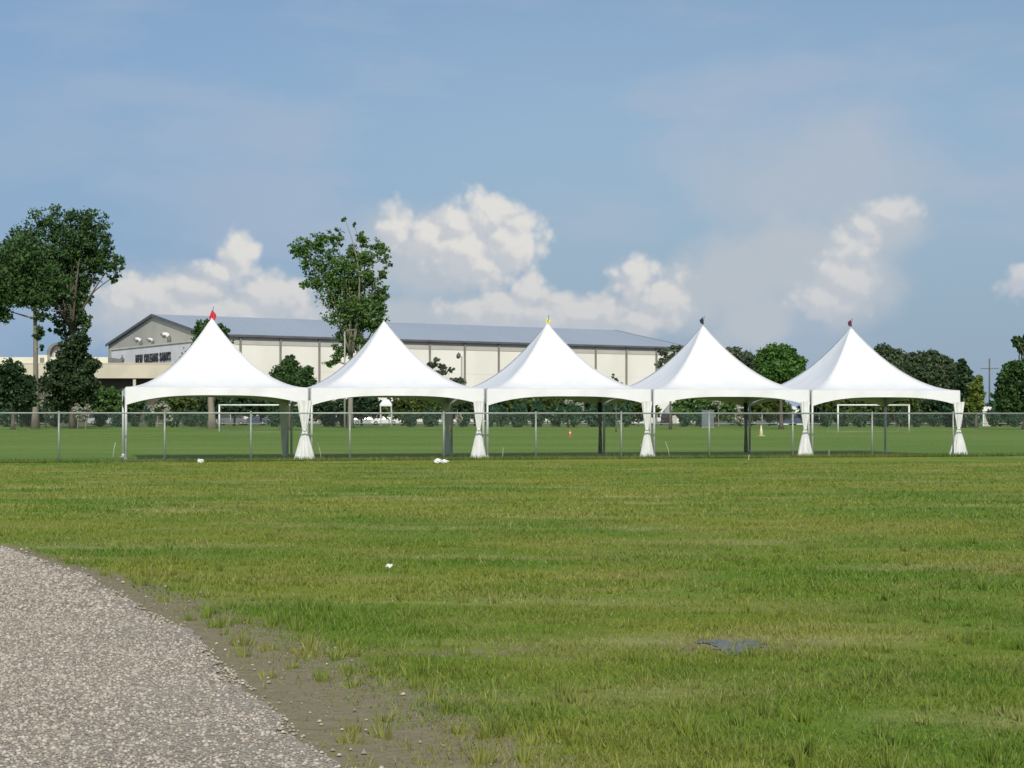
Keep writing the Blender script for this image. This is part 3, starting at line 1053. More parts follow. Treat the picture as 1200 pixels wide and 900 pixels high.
# ------------------------------------------------------------------ goals and cones
def goal(px, yb, label, rz, wd=7.32, flip=1):
    p = gnd(px, yb)
    G = thing('soccer_goal', label, 'goal', p, rz, 'white soccer goals on the field')
    for x in (0, wd):
        mb = MB()
        mb.tube([(x, 0, 0), (x, 0, 2.44)], 0.075, 8)
        mb.build('post', M['white_metal'], G)
        mb = MB()
        mb.tube([(x, 0, 2.4), (x, 0.9, 2.4), (x, 2.2, 0.04), (x, 0, 0.04)], 0.018, 6)
        mb.build('side_stay', M['galv'], G)
    mb = MB()
    mb.tube([(-.06, 0, 2.44), (wd + .06, 0, 2.44)], 0.075, 8)
    mb.build('crossbar', M['white_metal'], G)
    mb = MB()
    mb.tube([(0, 2.2, 0.04), (wd, 2.2, 0.04)], 0.018, 6)
    mb.build('ground_bar', M['galv'], G)
    return G
goal(257, 507, 'white soccer goal beyond the first tent in front of the thick trunk', math.radians(2))
goal(982, 507, 'white soccer goal on the far field beyond the rightmost tent', math.radians(14), 6.9)

def cone(px, py, h, mat, label, white=True):
    p = gnd(px, py)
    C_ = thing('field_cone', label, 'cone', p, 0.3)
    mb = MB()
    mb.box(-h * .28, h * .28, -h * .28, h * .28, 0, h * .05)
    mb.build('base', mat, C_)
    mb = MB()
    mb.tube([(0, 0, h * .05), (0, 0, h * .45), (0, 0, h)], [h * .2, h * .13, h * .045], 12)
    bd = mb.build('cone_body', mat, C_)
    mb = MB()
    mb.tube([(0, 0, h * .5), (0, 0, h * .68)], [h * .126, h * .10], 12, False)
    mb.build('stripe', M['white_metal'], bd)
cone(668, 512, 0.52, M['orange'], 'small orange field cone seen under the middle tent')
cone(892, 511, 0.80, M['straw'], 'pale yellow field cone seen under the fourth tent')

# ------------------------------------------------------------------ trees
def leaf_cloud(blobs, n, size, seed, clump=0.30, aspect=0.6):
    """blobs: rows cx,cy,cz,rx,ry,rz in metres; n leaves as bent quads spread in clumps"""
    r = np.random.RandomState(seed)
    B = np.array(blobs, dtype=float)
    wgt = (B[:, 3] * B[:, 5]) ** 1.0 * 1.0
    wgt /= wgt.sum()
    nb = len(B)
    # clump centres
    per = 18
    nc = max(nb * 3, n // per)
    bi = r.choice(nb, nc, p=wgt)
    d = r.randn(nc, 3)
    d /= np.linalg.norm(d, axis=1)[:, None]
    rad = r.rand(nc) ** 0.45
    cen = B[bi, :3] + d * B[bi, 3:] * rad[:, None] * 1.02
    csz = (clump * (B[bi, 3] + B[bi, 5]) / 2) * (0.55 + 0.7 * r.rand(nc))
    ci = r.randint(0, nc, n)
    o = r.randn(n, 3)
    o /= np.linalg.norm(o, axis=1)[:, None]
    pos = cen[ci] + o * (csz[ci] * r.rand(n) ** 0.6 * 1.3)[:, None] * np.array([1, 1, 0.75])
    a = r.randn(n, 3) + np.array([0, 0, 0.25])
    a /= np.linalg.norm(a, axis=1)[:, None]
    b = np.cross(a, r.randn(n, 3))
    b /= np.linalg.norm(b, axis=1)[:, None]
    c = np.cross(a, b)
    s = size * (0.6 + 0.8 * r.rand(n))[:, None]
    co = np.stack([pos - b * s, pos - c * s * aspect + a * s * .12, pos + b * s, pos + c * s * aspect + a * s * .12], 1)
    return co.reshape(-1, 3), np.arange(4 * n).reshape(-1, 4)

def limb(mb, p0, p1, r0, r1, seed, bend=0.12, n=7):
    r = random.Random(seed)
    p0, p1 = Vector(p0), Vector(p1)
    L = (p1 - p0).length
    o = Vector((r.uniform(-1, 1), r.uniform(-1, 1), r.uniform(-.2, .6))) * bend * L
    pts, rr = [], []
    for i in range(n):
        q = i / (n - 1)
        pts.append(p0.lerp(p1, q) + o * math.sin(math.pi * q))
        rr.append(r0 + (r1 - r0) * q)
    mb.tube(pts, rr, 7, True)

def tree(name, label, cat, px, Z, trunk_w, top_y, blobs, nleaf, size, leaf, bark, seed, group=None, clump=0.3, base_y=None, limbs=True, fork_y=None, lean=0):
    """blobs: px,py,rx,ry as seen in the photograph at distance Z"""
    k = Z / F
    bx = (px - 600) * k
    T = thing(name, label, cat, (bx, Z, 0), 0, group)
    r = random.Random(seed)
    B = []
    for (x, y, rx, ry) in blobs:
        dy = r.uniform(-.8, .8) * (rx * k) * 0.6
        B.append(((x - px) * k, dy, EYE + (HOR - y) * k, rx * k, (rx + ry) / 2 * k, ry * k))
    co, fa = leaf_cloud(B, nleaf, size, seed, clump)
    me = mesh_np('crown', co, fa)
    link('crown', me, leaf, T)
    mb = MB()
    topz = EYE + (HOR - top_y) * k
    forkz = EYE + (HOR - (fork_y if fork_y else top_y)) * k
    w_ = trunk_w * k / 2
    pts, rr = [], []
    for i in range(9):
        q = i / 8
        pts.append((lean * k * q + .12 * w_ * 3 * math.sin(3 * q + seed), .2 * math.sin(2.3 * q + seed), -0.1 + (topz + .1) * q))
        rr.append(w_ * (1.0 + (0.5 if i == 0 else 0)) * (1 - 0.62 * q))
    mb.tube(pts, rr, 10)
    tr_ = mb.build('trunk', bark, T)
    if limbs:
        for j, b_ in enumerate(B):
            mb = MB()
            z0 = min(max(forkz * (0.75 + 0.25 * r.random()), 0.25 * topz), b_[2] - 0.2 * abs(b_[0]) if b_[2] > forkz * .6 else b_[2])
            q = max(0, min(1, z0 / max(topz, .1)))
            i0 = int(q * 8)
            p0 = pts[min(i0, 8)]
            limb(mb, (p0[0], p0[1], z0), (b_[0], b_[1], b_[2] + b_[5] * .3), w_ * (.5 - .22 * q), w_ * .08, seed * 31 + j)
            mb.build('branch', bark, T)
    return T

# tall broad tree pair at the left edge
tree('broad_tree', 'tall wide tree with rounded crown and long right-hand bough at the left', 'tree', 86, 198, 8, 265,
     [(60, 262, 26, 20), (100, 262, 26, 20), (32, 284, 24, 20), (78, 290, 30, 26), (112, 285, 22, 22), (122, 308, 18, 14), (137, 308, 9, 14), (133, 326, 8, 7),
      (20, 300, 22, 20), (52, 318, 30, 24), (84, 322, 26, 22), (12, 322, 20, 16), (66, 344, 22, 16), (92, 352, 14, 14), (75, 372, 14, 14), (98, 375, 9, 14), (84, 398, 14, 14), (78, 345, 20, 20), (60, 300, 30, 24), (96, 340, 12, 14), (100, 300, 26, 20), (70, 388, 10, 10)],
     27000, 0.187, M['leaf_oak'], M['bark'], 3, fork_y=380, clump=0.28)
tree('bare_trunk_tree', 'tall tree with pale bare trunk and hanging leaf masses, at left edge', 'tree', 40, 190, 7.5, 300,
     [(30, 300, 26, 24), (6, 340, 18, 22), (2, 366, 12, 14), (30, 345, 18, 16), (60, 330, 20, 18), (-14, 320, 22, 26), (50, 372, 10, 6), (46, 392, 6, 9), (48, 408, 5, 4), (20, 330, 26, 22), (50, 352, 16, 16)],
     19250, 0.187, M['leaf_oak'], M['bark_pale'], 7, clump=0.36)
tree('dark_cedar', 'dark green bushy tree below the broad tree at left', 'tree', 84, 186, 5, 410,
     [(84, 412, 16, 14), (92, 402, 12, 14), (76, 432, 20, 14), (98, 430, 16, 14), (74, 452, 22, 14), (98, 452, 18, 14), (86, 468, 26, 12), (66, 472, 12, 10)],
     15750, 0.202, M['leaf_red'], M['bark'], 9)
tree('dark_bush_tree', 'dark rounded small tree against the low cream building, far left', 'tree', 14, 176, 5, 440,
     [(14, 436, 14, 14), (2, 452, 20, 16), (28, 452, 14, 14), (12, 466, 24, 12), (34, 468, 10, 10)],
     12250, 0.187, M['leaf_dark'], M['bark'], 13)
tree('open_crown_tree', 'tall tree with open patchy crown rising behind the gap between first tents', 'tree', 412, 192, 6.5, 330,
     [(352, 290, 15, 13), (372, 286, 14, 12), (392, 278, 12, 10), (404, 257, 7, 4), (414, 263, 4, 4), (424, 282, 9, 12), (440, 286, 10, 10), (455, 308, 7, 9), (448, 322, 7, 6),
      (362, 306, 13, 9), (384, 302, 16, 12), (404, 312, 17, 12), (428, 306, 12, 14), (366, 332, 15, 9), (386, 330, 14, 12), (408, 336, 18, 12), (432, 328, 12, 12),
      (392, 350, 16, 12), (416, 358, 20, 13), (440, 352, 14, 14), (446, 368, 10, 10), (398, 372, 17, 12), (424, 378, 18, 12), (408, 394, 16, 11), (400, 410, 14, 9), (390, 424, 10, 7), (418, 402, 14, 12), (376, 318, 20, 15), (400, 344, 28, 20), (424, 366, 26, 18), (450, 298, 10, 10), (446, 342, 12, 12), (442, 384, 12, 12), (416, 296, 12, 12), (408, 320, 24, 18)],
     21000, 0.173, M['leaf_mid'], M['bark_pale'], 17, fork_y=400, clump=0.34)
tree('thick_trunk_tree', 'thick grey trunked tree with dark crown hidden behind the first tent', 'tree', 247, 186, 9.5, 405,
     [(240, 388, 12, 12), (257, 388, 10, 10), (248, 400, 22, 14), (246, 425, 30, 18), (225, 445, 24, 12), (272, 445, 24, 14)],
     12250, 0.202, M['leaf_oak'], M['bark_pale'], 21)
tree('twin_top_tree', 'small dark green twin topped tree between the first two tents', 'tree', 340, 168, 3.5, 436,
     [(339, 426, 9, 9), (332, 438, 15, 11), (350, 440, 12, 12), (362, 436, 6, 8), (340, 452, 26, 13), (362, 452, 10, 10)],
     14000, 0.158, M['leaf_oak'], M['bark'], 23)
tree('sparse_sapling', 'sparse leaning sapling with few leaves before the cream wall', 'tree', 528, 150, 1.8, 446,
     [(511, 422, 3, 4), (506, 428, 6, 3), (519, 430, 5, 4), (528, 434, 4, 3), (516, 437, 7, 3), (536, 446, 9, 3)],
     1575, 0.122, M['leaf_grey'], M['bark'], 27, clump=.5, lean=-4)
tree('sparse_sapling', 'tiny thin sapling tip between the third and fourth tents', 'tree', 722, 150, 1.5, 448,
     [(718, 441, 1.5, 3), (722, 445, 2.5, 3), (726, 452, 4, 4)], 260, 0.15, M['leaf_grey'], M['bark'], 28, clump=.5)
tree('sparse_tree', 'thin leaved tree over the right end of the long building', 'tree', 786, 178, 3, 420,
     [(778, 412, 6, 4), (792, 408, 8, 3), (774, 426, 5, 7), (786, 422, 8, 6), (800, 418, 8, 8), (796, 438, 12, 10)],
     3850, 0.158, M['leaf_grey'], M['bark'], 29, clump=.4)
tree('grey_green_tree', 'hazy grey green tree left of the bright round tree', 'tree', 868, 240, 4, 430,
     [(858, 414, 10, 7), (872, 422, 12, 9), (882, 434, 12, 12), (850, 428, 14, 12)], 7500, 0.23, M['leaf_grey'], M['bark'], 31)
tree('round_green_tree', 'bright green round crowned tree between fourth and fifth tents', 'tree', 915, 180, 5, 425,
     [(912, 416, 20, 12), (897, 424, 12, 14), (928, 428, 16, 14), (912, 438, 26, 16), (892, 442, 10, 12), (937, 440, 8, 9)],
     22750, 0.180, M['leaf_bright'], M['bark'], 33)
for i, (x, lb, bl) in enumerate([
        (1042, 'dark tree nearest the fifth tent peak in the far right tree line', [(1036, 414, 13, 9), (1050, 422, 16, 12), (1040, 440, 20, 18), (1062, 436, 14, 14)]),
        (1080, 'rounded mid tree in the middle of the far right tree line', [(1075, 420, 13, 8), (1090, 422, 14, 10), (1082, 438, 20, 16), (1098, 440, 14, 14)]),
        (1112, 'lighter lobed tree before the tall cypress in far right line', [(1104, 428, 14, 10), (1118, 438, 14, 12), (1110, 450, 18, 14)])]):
    tree('tree_line_tree', lb, 'tree', x, 262, 5, 440, bl, 14000, 0.26, M['leaf_hazed'], M['bark'], 40 + i, 'trees of the far line right of the fifth tent')
tree('tall_cypress', 'dark narrow pointed tree right of the tree line', 'tree', 1130, 205, 4, 440,
     [(1127, 428, 4, 7), (1130, 438, 8, 9), (1132, 452, 11, 12), (1134, 470, 14, 14)], 6500, 0.24, M['leaf_dark'], M['bark'], 47)
tree('yellow_green_tree', 'yellow green pointed tree beside the cypress, left of utility pole', 'tree', 1144, 200, 4, 455,
     [(1147, 446, 4, 6), (1143, 456, 7, 8), (1145, 468, 9, 12), (1138, 476, 10, 9)], 5500, 0.24, M['leaf_yellow'], M['bark'], 48)
tree('big_edge_tree', 'big dense dark tree at the right edge of the photo', 'tree', 1202, 175, 8, 420,
     [(1190, 432, 14, 8), (1182, 444, 13, 12), (1204, 436, 16, 16), (1180, 460, 14, 14), (1198, 460, 18, 18), (1186, 474, 18, 10), (1216, 450, 16, 24), (1191, 400, 5, 6), (1197, 410, 5, 5), (1202, 402, 6, 10)],
     26250, 0.180, M['leaf_oak'], M['bark'], 51)

# row of small trees in the middle distance, seen under the canopies
small = [(-30, 470, 'leaf_dark'), (20, 476, 'leaf_dark'), (60, 478, 'leaf_dark'), (118, 464, 'leaf_mid'), (146, 470, 'leaf_oak'), (208, 472, 'leaf_olive'), (232, 474, 'leaf_dark'), (275, 468, 'leaf_dark'),
         (305, 470, 'leaf_dark'), (336, 474, 'leaf_oak'), (385, 476, 'leaf_dark'), (424, 472, 'leaf_dark'), (472, 473, 'leaf_olive'), (502, 472, 'leaf_olive'), (530, 472, 'leaf_dark'), (556, 474, 'leaf_dark'),
         (588, 474, 'leaf_dark'), (618, 472, 'leaf_olive'), (648, 474, 'leaf_olive'), (690, 474, 'leaf_dark'), (720, 474, 'leaf_dark'), (748, 474, 'leaf_olive'), (812, 474, 'leaf_mid'),
         (838, 474, 'leaf_mid'), (880, 474, 'leaf_dark'), (902, 474, 'leaf_olive'), (962, 476, 'leaf_dark'), (990, 474, 'leaf_olive'), (1022, 474, 'leaf_olive'), (1052, 474, 'leaf_olive'),
         (1078, 474, 'leaf_mid'), (1104, 474, 'leaf_dark'), (1172, 478, 'leaf_dark'), (1210, 476, 'leaf_dark'), (-85, 462, 'leaf_mid'), (-140, 470, 'leaf_oak'), (-200, 458, 'leaf_dark'), (-262, 468, 'leaf_mid'), (1262, 462, 'leaf_oak'), (1322, 470, 'leaf_mid')]
where = ['beyond the far left edge', 'below the far left dark tree', 'behind the pale bare trunk', 'left of the first tent', 'just behind the first tent left leg', 'under the left half of the first tent',
         'left of the thick trunk under the first tent', 'right of the thick trunk under the first tent', 'under the right half of the first tent', 'left of the first tied curtain',
         'right of the first tied curtain', 'just right of the pale twin trunks', 'under the middle of the second tent', 'under the right half of the second tent', 'left of the second curtain, far one',
         'left of the second curtain, near one', 'right of the second curtain', 'under the left half of the middle tent', 'under the centre of the middle tent', 'right of centre under the middle tent',
         'above the shaded green hanging of the middle tent', 'left of the third curtain', 'under the left end of the fourth tent', 'under the left half of the fourth tent', 'above the shaded green hanging of the fourth tent',
         'right of the fourth tent centre', 'right of the fourth curtain', 'behind the right goal left post', 'behind the right goal crossbar middle', 'right of the right goal crossbar', 'under the right half of the fifth tent',
         'left of the fifth curtain', 'right of the utility pole foot', 'beyond the far right edge', 'first outside the left frame edge', 'second outside the left frame edge', 'third outside the left frame edge', 'fourth outside the left frame edge', 'first outside the right frame edge', 'second outside the right frame edge']
cn = {'leaf_dark': 'blackish green', 'leaf_mid': 'mid green', 'leaf_oak': 'dark green', 'leaf_olive': 'olive'}
for i, (x, y, lf) in enumerate(small):
    rr = random.Random(i + 900)
    k = 1.0
    bl = [(x - 11, y + 1, 14, 8), (x + 11, y + rr.uniform(-1, 1), 15, 9), (x, y - 3, 13, 8), (x - 15, y + 10, 12, 8), (x + 15, y + 10, 12, 8), (x, y + 10, 16, 9)]
    tree('low_tree', cn[lf] + ' low tree ' + where[i], 'tree', x, 236 + rr.uniform(-6, 6), 3, y + 4, bl, 5200, 0.25, M[lf], M['bark'], 300 + i, 'low trees across the far side of the field', base_y=None, limbs=False)

# round shrubs in front of the low trees
shr = [(-20, 9), (8, 10), (30, 9), (63, 7), (118, 8), (138, 7), (158, 8), (176, 7), (202, 9), (222, 9), (238, 7), (322, 9), (338, 9), (352, 8), (386, 9), (404, 7), (480, 9), (505, 9), (543, 8),
       (575, 7), (588, 9), (609, 10), (630, 9), (652, 10), (672, 10), (696, 10), (714, 9), (733, 8), (803, 8), (822, 7), (968, 8), (986, 9), (1008, 9), (1032, 10), (1058, 9),
       (1074, 8), (1094, 9), (1112, 9), (1140, 8), (1165, 8), (1188, 8)]
spot = ['off the left edge', 'in the left corner of the field', 'left of the pale bare trunk', 'right of the pale bare trunk', 'below the dark bushy tree', 'left of the first tent corner', 'inside the first tent left leg',
        'below the white flowering bush', 'left of the second fence post from the tent', 'under the olive tree of the first tent', 'touching the thick trunk', 'inside the left goal', 'near the left goal right end',
        'by the first tied curtain', 'right of the first tied curtain', 'at the pale twin trunks', 'under the middle of the second tent', 'under the second tent near its back leg', 'left of the second tied curtain',
        'right behind the second curtain', 'first in the scalloped row under the middle tent', 'second in the scalloped row under the middle tent', 'at the far fence post of the middle tent', 'left of the orange cone',
        'just right of the orange cone', 'left of the shaded green hanging', 'right of the shaded green hanging', 'last in the scalloped row under the middle tent', 'right of the dark square van', 'left of the grey blue cabinet',
        'right of the fourth curtain', 'behind the right goal left post', 'in the middle of the right goal', 'behind the right goal near its centre', 'at the right goal right post', 'just right of the right goal',
        'under the right half of the fifth tent', 'left of the fifth curtain', 'right of the fifth curtain', 'below the utility pole', 'near the right edge']
shrub_v = []
for q in range(4):
    co, fa = leaf_cloud([(0, 0, .95, 1.0, 1.0, .9), (.35, .1, .75, .75, .8, .75), (-.4, -.1, .8, .7, .8, .75)], 1500, 0.13, 700 + q, 0.34)
    me = mesh_np('foliage', co, fa)
    me.materials.append(M['leaf_hedge'])
    shrub_v.append(me)
mb = MB()
mb.tube([(0, 0, -.05), (0, 0, .8)], [.06, .04], 6)
so = mb.build('stem', M['bark'])
stem_me = so.data
bpy.data.objects.remove(so)
for i, (x, rpx) in enumerate(shr):
    Z = 214 + 5 * math.sin(i * 2.3)
    k = Z / F
    T = thing('round_shrub', 'dark clipped round shrub ' + spot[i], 'shrub', ((x - 600) * k, Z, 0), i * 1.3, 'round shrubs along the far edge of the field')
    sc = rpx * k
    hh = (1.9 if 570 < x < 740 else 1.3) * (0.9 + .2 * ((i * 7) % 5) / 5)
    T.scale = (sc * 1.0, sc, hh)
    link('foliage', shrub_v[i % 4], None, T)
    link('stem', stem_me, None, T)

# pale blossoming shrubs
for i, (x, Z, bl, lb) in enumerate([
        (54, 196, [(49, 457, 6, 5), (47, 468, 4, 6), (54, 474, 7, 6), (58, 482, 4, 8)], 'white blossoming shrub with a drooping side, right of the pale bare trunk'),
        (92, 184, [(91, 479, 4, 5), (93, 488, 2, 6)], 'narrow pale blossoming shrub left of the pair below the cedar'),
        (101, 184, [(102, 478, 3, 5), (99, 488, 2, 6)], 'narrow pale blossoming shrub right of the pair below the cedar'),
        (184, 200, [(190, 475, 8, 6), (180, 480, 8, 5), (197, 485, 5, 9)], 'pale blossoming shrub under the left of the first tent'),
        (674, 220, [(666, 471, 7, 3), (676, 475, 4, 5), (680, 478, 5, 6)], 'pale blossoming shrub under the middle tent'),
        (842, 222, [(839, 473, 5, 3), (842, 476, 3, 3)], 'tiny pale blossoming shrub high under the fourth tent'),
        (868, 210, [(866, 479, 6, 6), (874, 481, 5, 5), (866, 490, 7, 8)], 'wide white blossoming shrub under the fourth tent centre'),
        (536, 205, [(538, 490, 3, 5)], 'tiny pale blossoming shrub left of the second curtain')]):
    tree('blossom_shrub', lb, 'shrub', x, Z, 1.6, 480, bl, 900, 0.17, M['blossom'], M['bark_pale'], 600 + i, 'pale blossoming shrubs across the field', limbs=False)

# ------------------------------------------------------------------ the long building
ZC = 347.0
BC = Vector(((241 - 600) / F * ZC, ZC, 0))
ang = math.atan2(.2, .3168)
B = thing('sports_hall', 'long cream metal sports hall with blue grey pitched roof and lettered end', 'building', BC, ang)
BL, BW, HE, HR = 130.0, 64.0, 18.9, 24.6
mb = MB()
mb.box(0, BL, 0, 0.4, 0, 16.8)
mb.build('side_wall', M['cream'], B)
mb = MB()
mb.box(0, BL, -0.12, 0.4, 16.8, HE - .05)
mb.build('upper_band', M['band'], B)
mb = MB()
mb.add([(0.05, 0, 0), (0.05, BW, 0), (0.05, BW, HE - .1), (0.05, BW / 2, HR - .1), (0.05, 0, HE - .1), (0.45, 0, 0), (0.45, BW, 0), (0.45, BW, HE - .1), (0.45, BW / 2, HR - .1), (0.45, 0, HE - .1)],
       [(0, 1, 2, 3, 4), (9, 8, 7, 6, 5), (0, 5, 6, 1), (1, 6, 7, 2), (2, 7, 8, 3), (3, 8, 9, 4), (4, 9, 5, 0)])
mb.build('gable_wall', M['gable'], B)
mb = MB()
mb.add([(BL - .45, 0, 0), (BL - .45, BW, 0), (BL - .45, BW, HE - .1), (BL - .45, BW / 2, HR - .1), (BL - .45, 0, HE - .1), (BL - .05, 0, 0), (BL - .05, BW, 0), (BL - .05, BW, HE - .1), (BL - .05, BW / 2, HR - .1), (BL - .05, 0, HE - .1)],
       [(0, 1, 2, 3, 4), (9, 8, 7, 6, 5), (0, 5, 6, 1), (1, 6, 7, 2), (2, 7, 8, 3), (3, 8, 9, 4), (4, 9, 5, 0)])
mb.build('gable_wall', M['gable'], B)
mb = MB()
mb.box(0.5, BL - .5, BW - .4, BW, 0, HE - .1)
mb.build('rear_wall', M['cream'], B)
slope = (HR - HE) / (BW / 2)
rf = None
for sgn in (0, 1):
    mb = MB()
    y0, y1 = (-0.6, BW / 2) if sgn == 0 else (BW + 0.6, BW / 2)
    zz0 = HE - 0.6 * slope
    mb.add([(-.4, y0, zz0), (BL + .4, y0, zz0), (BL + .4, y1, HR), (-.4, y1, HR), (-.4, y0, zz0 + .18), (BL + .4, y0, zz0 + .18), (BL + .4, y1, HR + .18), (-.4, y1, HR + .18)],
           [(0, 3, 2, 1), (4, 5, 6, 7), (0, 1, 5, 4), (1, 2, 6, 5), (2, 3, 7, 6), (3, 0, 4, 7)])
    # standing seams
    x = 0.5
    while x < BL and sgn == 0:
        mb.add([(x - .04, y0, zz0 + .17), (x + .04, y0, zz0 + .17), (x + .04, y1, HR + .17), (x - .04, y1, HR + .17), (x - .04, y0, zz0 + .20), (x + .04, y0, zz0 + .20), (x + .04, y1, HR + .20), (x - .04, y1, HR + .20)],
               [(4, 5, 6, 7), (0, 1, 5, 4), (2, 3, 7, 6), (0, 4, 7, 3), (1, 2, 6, 5)])
        x += 1.9
    mb.build('roof', M['roof'], B)
mb = MB()
mb.box(-.5, BL + .5, -0.95, -0.55, HE - .45, HE + .02)
mb.build('gutter', M['trim'], B)
for xx in (-0.55, BL + 0.42):
    for sgn in (0, 1):
        mb = MB()
        y0 = -0.6 if sgn == 0 else BW + .6
        zz0 = HE - 0.6 * slope
        mb.add([(xx, y0, zz0 - .35), (xx + .14, y0, zz0 - .35), (xx + .14, BW / 2, HR - .35), (xx, BW / 2, HR - .35), (xx, y0, zz0 + .26), (xx + .14, y0, zz0 + .26), (xx + .14, BW / 2, HR + .26), (xx, BW / 2, HR + .26)],
               [(0, 3, 2, 1), (4, 5, 6, 7), (0, 1, 5, 4), (1, 2, 6, 5), (2, 3, 7, 6), (3, 0, 4, 7)])
        mb.build('rake_trim', M['trim'], B)
mb = MB()
mb.box(-.18, .18, -.5, -.125, 0, HE - .46)
d_ = mb.build('downspout', M['pilaster'], B)
d_.location = (7.8, 0, 0)
for k_ in range(1, 14):
    o = d_.copy()
    COL.objects.link(o)
    o.location = (min(7.8 + 9.35 * k_, BL - .3), 0, 0)
# shallow wall panels between downspouts
for k_ in range(14):
    x0 = 7.8 + 9.35 * (k_ - 1) + .35
    x1 = x0 + 8.65
    x0 = max(x0, .3)
    x1 = min(x1, BL - .6)
    if x1 - x0 < 1:
        continue
    mb = MB()
    for q in range(3):
        mb.box(x0, x1, -0.06 - .02 * (q % 2), -.003, 0.2 + 5.5 * q, 5.66 + 5.5 * q)
    mb.build('wall_panel', M['cream'], B)
# building local helper: photo column on gable plane
bu = Vector((math.cos(ang), math.sin(ang), 0))
bv = Vector((-math.sin(ang), math.cos(ang), 0))

def gable_v(px, lx):
    """local y on the plane local x = lx that is seen at column px"""
    o = BC + bu * lx
    q = (px - 600) / F
    return (q * o.y - o.x) / (bv.x - q * bv.y)
# white lettered block before the gable
EX = -9.0
vA, vB = gable_v(229, EX), gable_v(130.5, EX)
EN = thing('entrance_block', 'white flat topped block with dark lettering in front of the grey gable', 'building', BC, ang)
mb = MB()
mb.box(EX, -.6, vA, vB, 0, 16.4)
mb.build('wall', M['whitewall'], EN)
mb = MB()
mb.box(EX - .2, -.6, vA - .2, vB + .2, 16.4, 16.75)
mb.build('coping', M['creamwall'], EN)
def text_mesh(txt):
    cu = bpy.data.curves.new('letter', 'FONT')
    cu.body = txt
    cu.extrude = 0.12
    cu.size = 2.6
    cu.resolution_u = 3
    tmp = bpy.data.objects.new('tmp', cu)
    COL.objects.link(tmp)
    bpy.context.view_layer.update()
    me = bpy.data.meshes.new_from_object(tmp.evaluated_get(bpy.context.evaluated_depsgraph_get()))
    bpy.data.objects.remove(tmp)
    return me
glyphs, pen = [], 0.0
for word in ('NEW', 'ORLEANS', 'SAINTS'):
    for ch in word:
        me = text_mesh(ch)
        x0 = min(q.co.x for q in me.vertices)
        x1 = max(q.co.x for q in me.vertices)
        glyphs.append((me, pen - x0))
        pen += (x1 - x0) + 0.42
    pen += 1.2
wtext = pen - 1.62
v0, v1 = gable_v(158.5, EX - .3), gable_v(199, EX - .3)
zmid = EYE + (HOR - 419.0) / F * (BC + bu * EX + bv * (v0 + v1) / 2).y
hgt = max(q.co.y for q in glyphs[0][0].vertices)
ym = 9.4 / F * (BC + bv * v0).y
sx_ = abs(v1 - v0) / wtext
for me, off in glyphs:
    lt = link('letter', me, M['letter'], EN)
    lt.scale = (sx_, ym / hgt, 1)
    lt.rotation_euler = (math.radians(90), 0, math.radians(-90))
    lt.location = (EX - .16, v0 - off * sx_, zmid - ym / 2)
# grey emblem: three petals with a band
ve_ = gable_v(143, EX - .2)
mb = MB()
def petal(pts):
    n = len(pts)
    vs = [(EX - .28, ve_ - a_, b_) for a_, b_ in pts] + [(EX - .02, ve_ - a_, b_) for a_, b_ in pts]
    mb.add(vs, [tuple(range(n)), tuple(range(2 * n - 1, n - 1, -1))] + [(i, i + n, (i + 1) % n + n, (i + 1) % n) for i in range(n)])
z0 = zmid - 0.95
petal([(0, z0 + 2.2), (.28, z0 + 1.6), (.34, z0 + 1.1), (.16, z0 + .6), (-.16, z0 + .6), (-.34, z0 + 1.1), (-.28, z0 + 1.6)])
for s_ in (-1, 1):
    petal([(s_ * .2, z0 + .62), (s_ * .45, z0 + 1.15), (s_ * .85, z0 + 1.5), (s_ * 1.15, z0 + 1.3), (s_ * 1.1, z0 + .85), (s_ * .85, z0 + 1.0), (s_ * .6, z0 + .62)][::s_])
    petal([(s_ * .1, z0 + .34), (s_ * .45, z0 + .34), (s_ * .7, z0 + .02), (s_ * .35, z0 + .1)][::s_])
petal([(-.7, z0 + .6), (.7, z0 + .6), (.7, z0 + .36), (-.7, z0 + .36)])
petal([(-.14, z0 + .35), (.14, z0 + .35), (0, z0 - .35)])
mb.build('emblem', M['emblem'], EN, label='small grey three petalled lily emblem')
# roof hoods
for i, (x, lb) in enumerate([(160, 'curved roof exhaust hood, left of the three above the lettering'), (174, 'small curved roof exhaust hood, middle of the three'), (193, 'largest curved roof exhaust hood, right of the three')]):
    vy = gable_v(x + 2, -4.5)
    p = BC + bu * -4.5 + bv * vy
    s_ = [1.0, 0.85, 1.15][i]
    H_ = thing('exhaust_hood', lb, 'vent', (p.x, p.y, 16.4), 0, 'curved exhaust hoods above the white block')
    mb = MB()
    pts = [(0.6, 0, 0), (0.6, 0, 1.5 * s_)] + [(0.6 - .75 * s_ * (1 - math.cos(q)), -.2 * (1 - math.cos(q)), 1.5 * s_ + .75 * s_ * math.sin(q)) for q in np.linspace(.3, 2.4, 8)]
    mb.tube(pts, [.38 * s_] * 2 + [.38 * s_ + .03 * k_ for k_ in range(8)], 10)
    mb.build('pipe', M['duct'], H_)
    mb = MB()
    e0, e1 = Vector(pts[-4]), Vector(pts[-1])
    mb.tube([Vector(q) + Vector((0, 0, .1)) for q in pts[3:-1]], .5 * s_, 10)
    mb.build('hood', M['duct_lip'], H_)

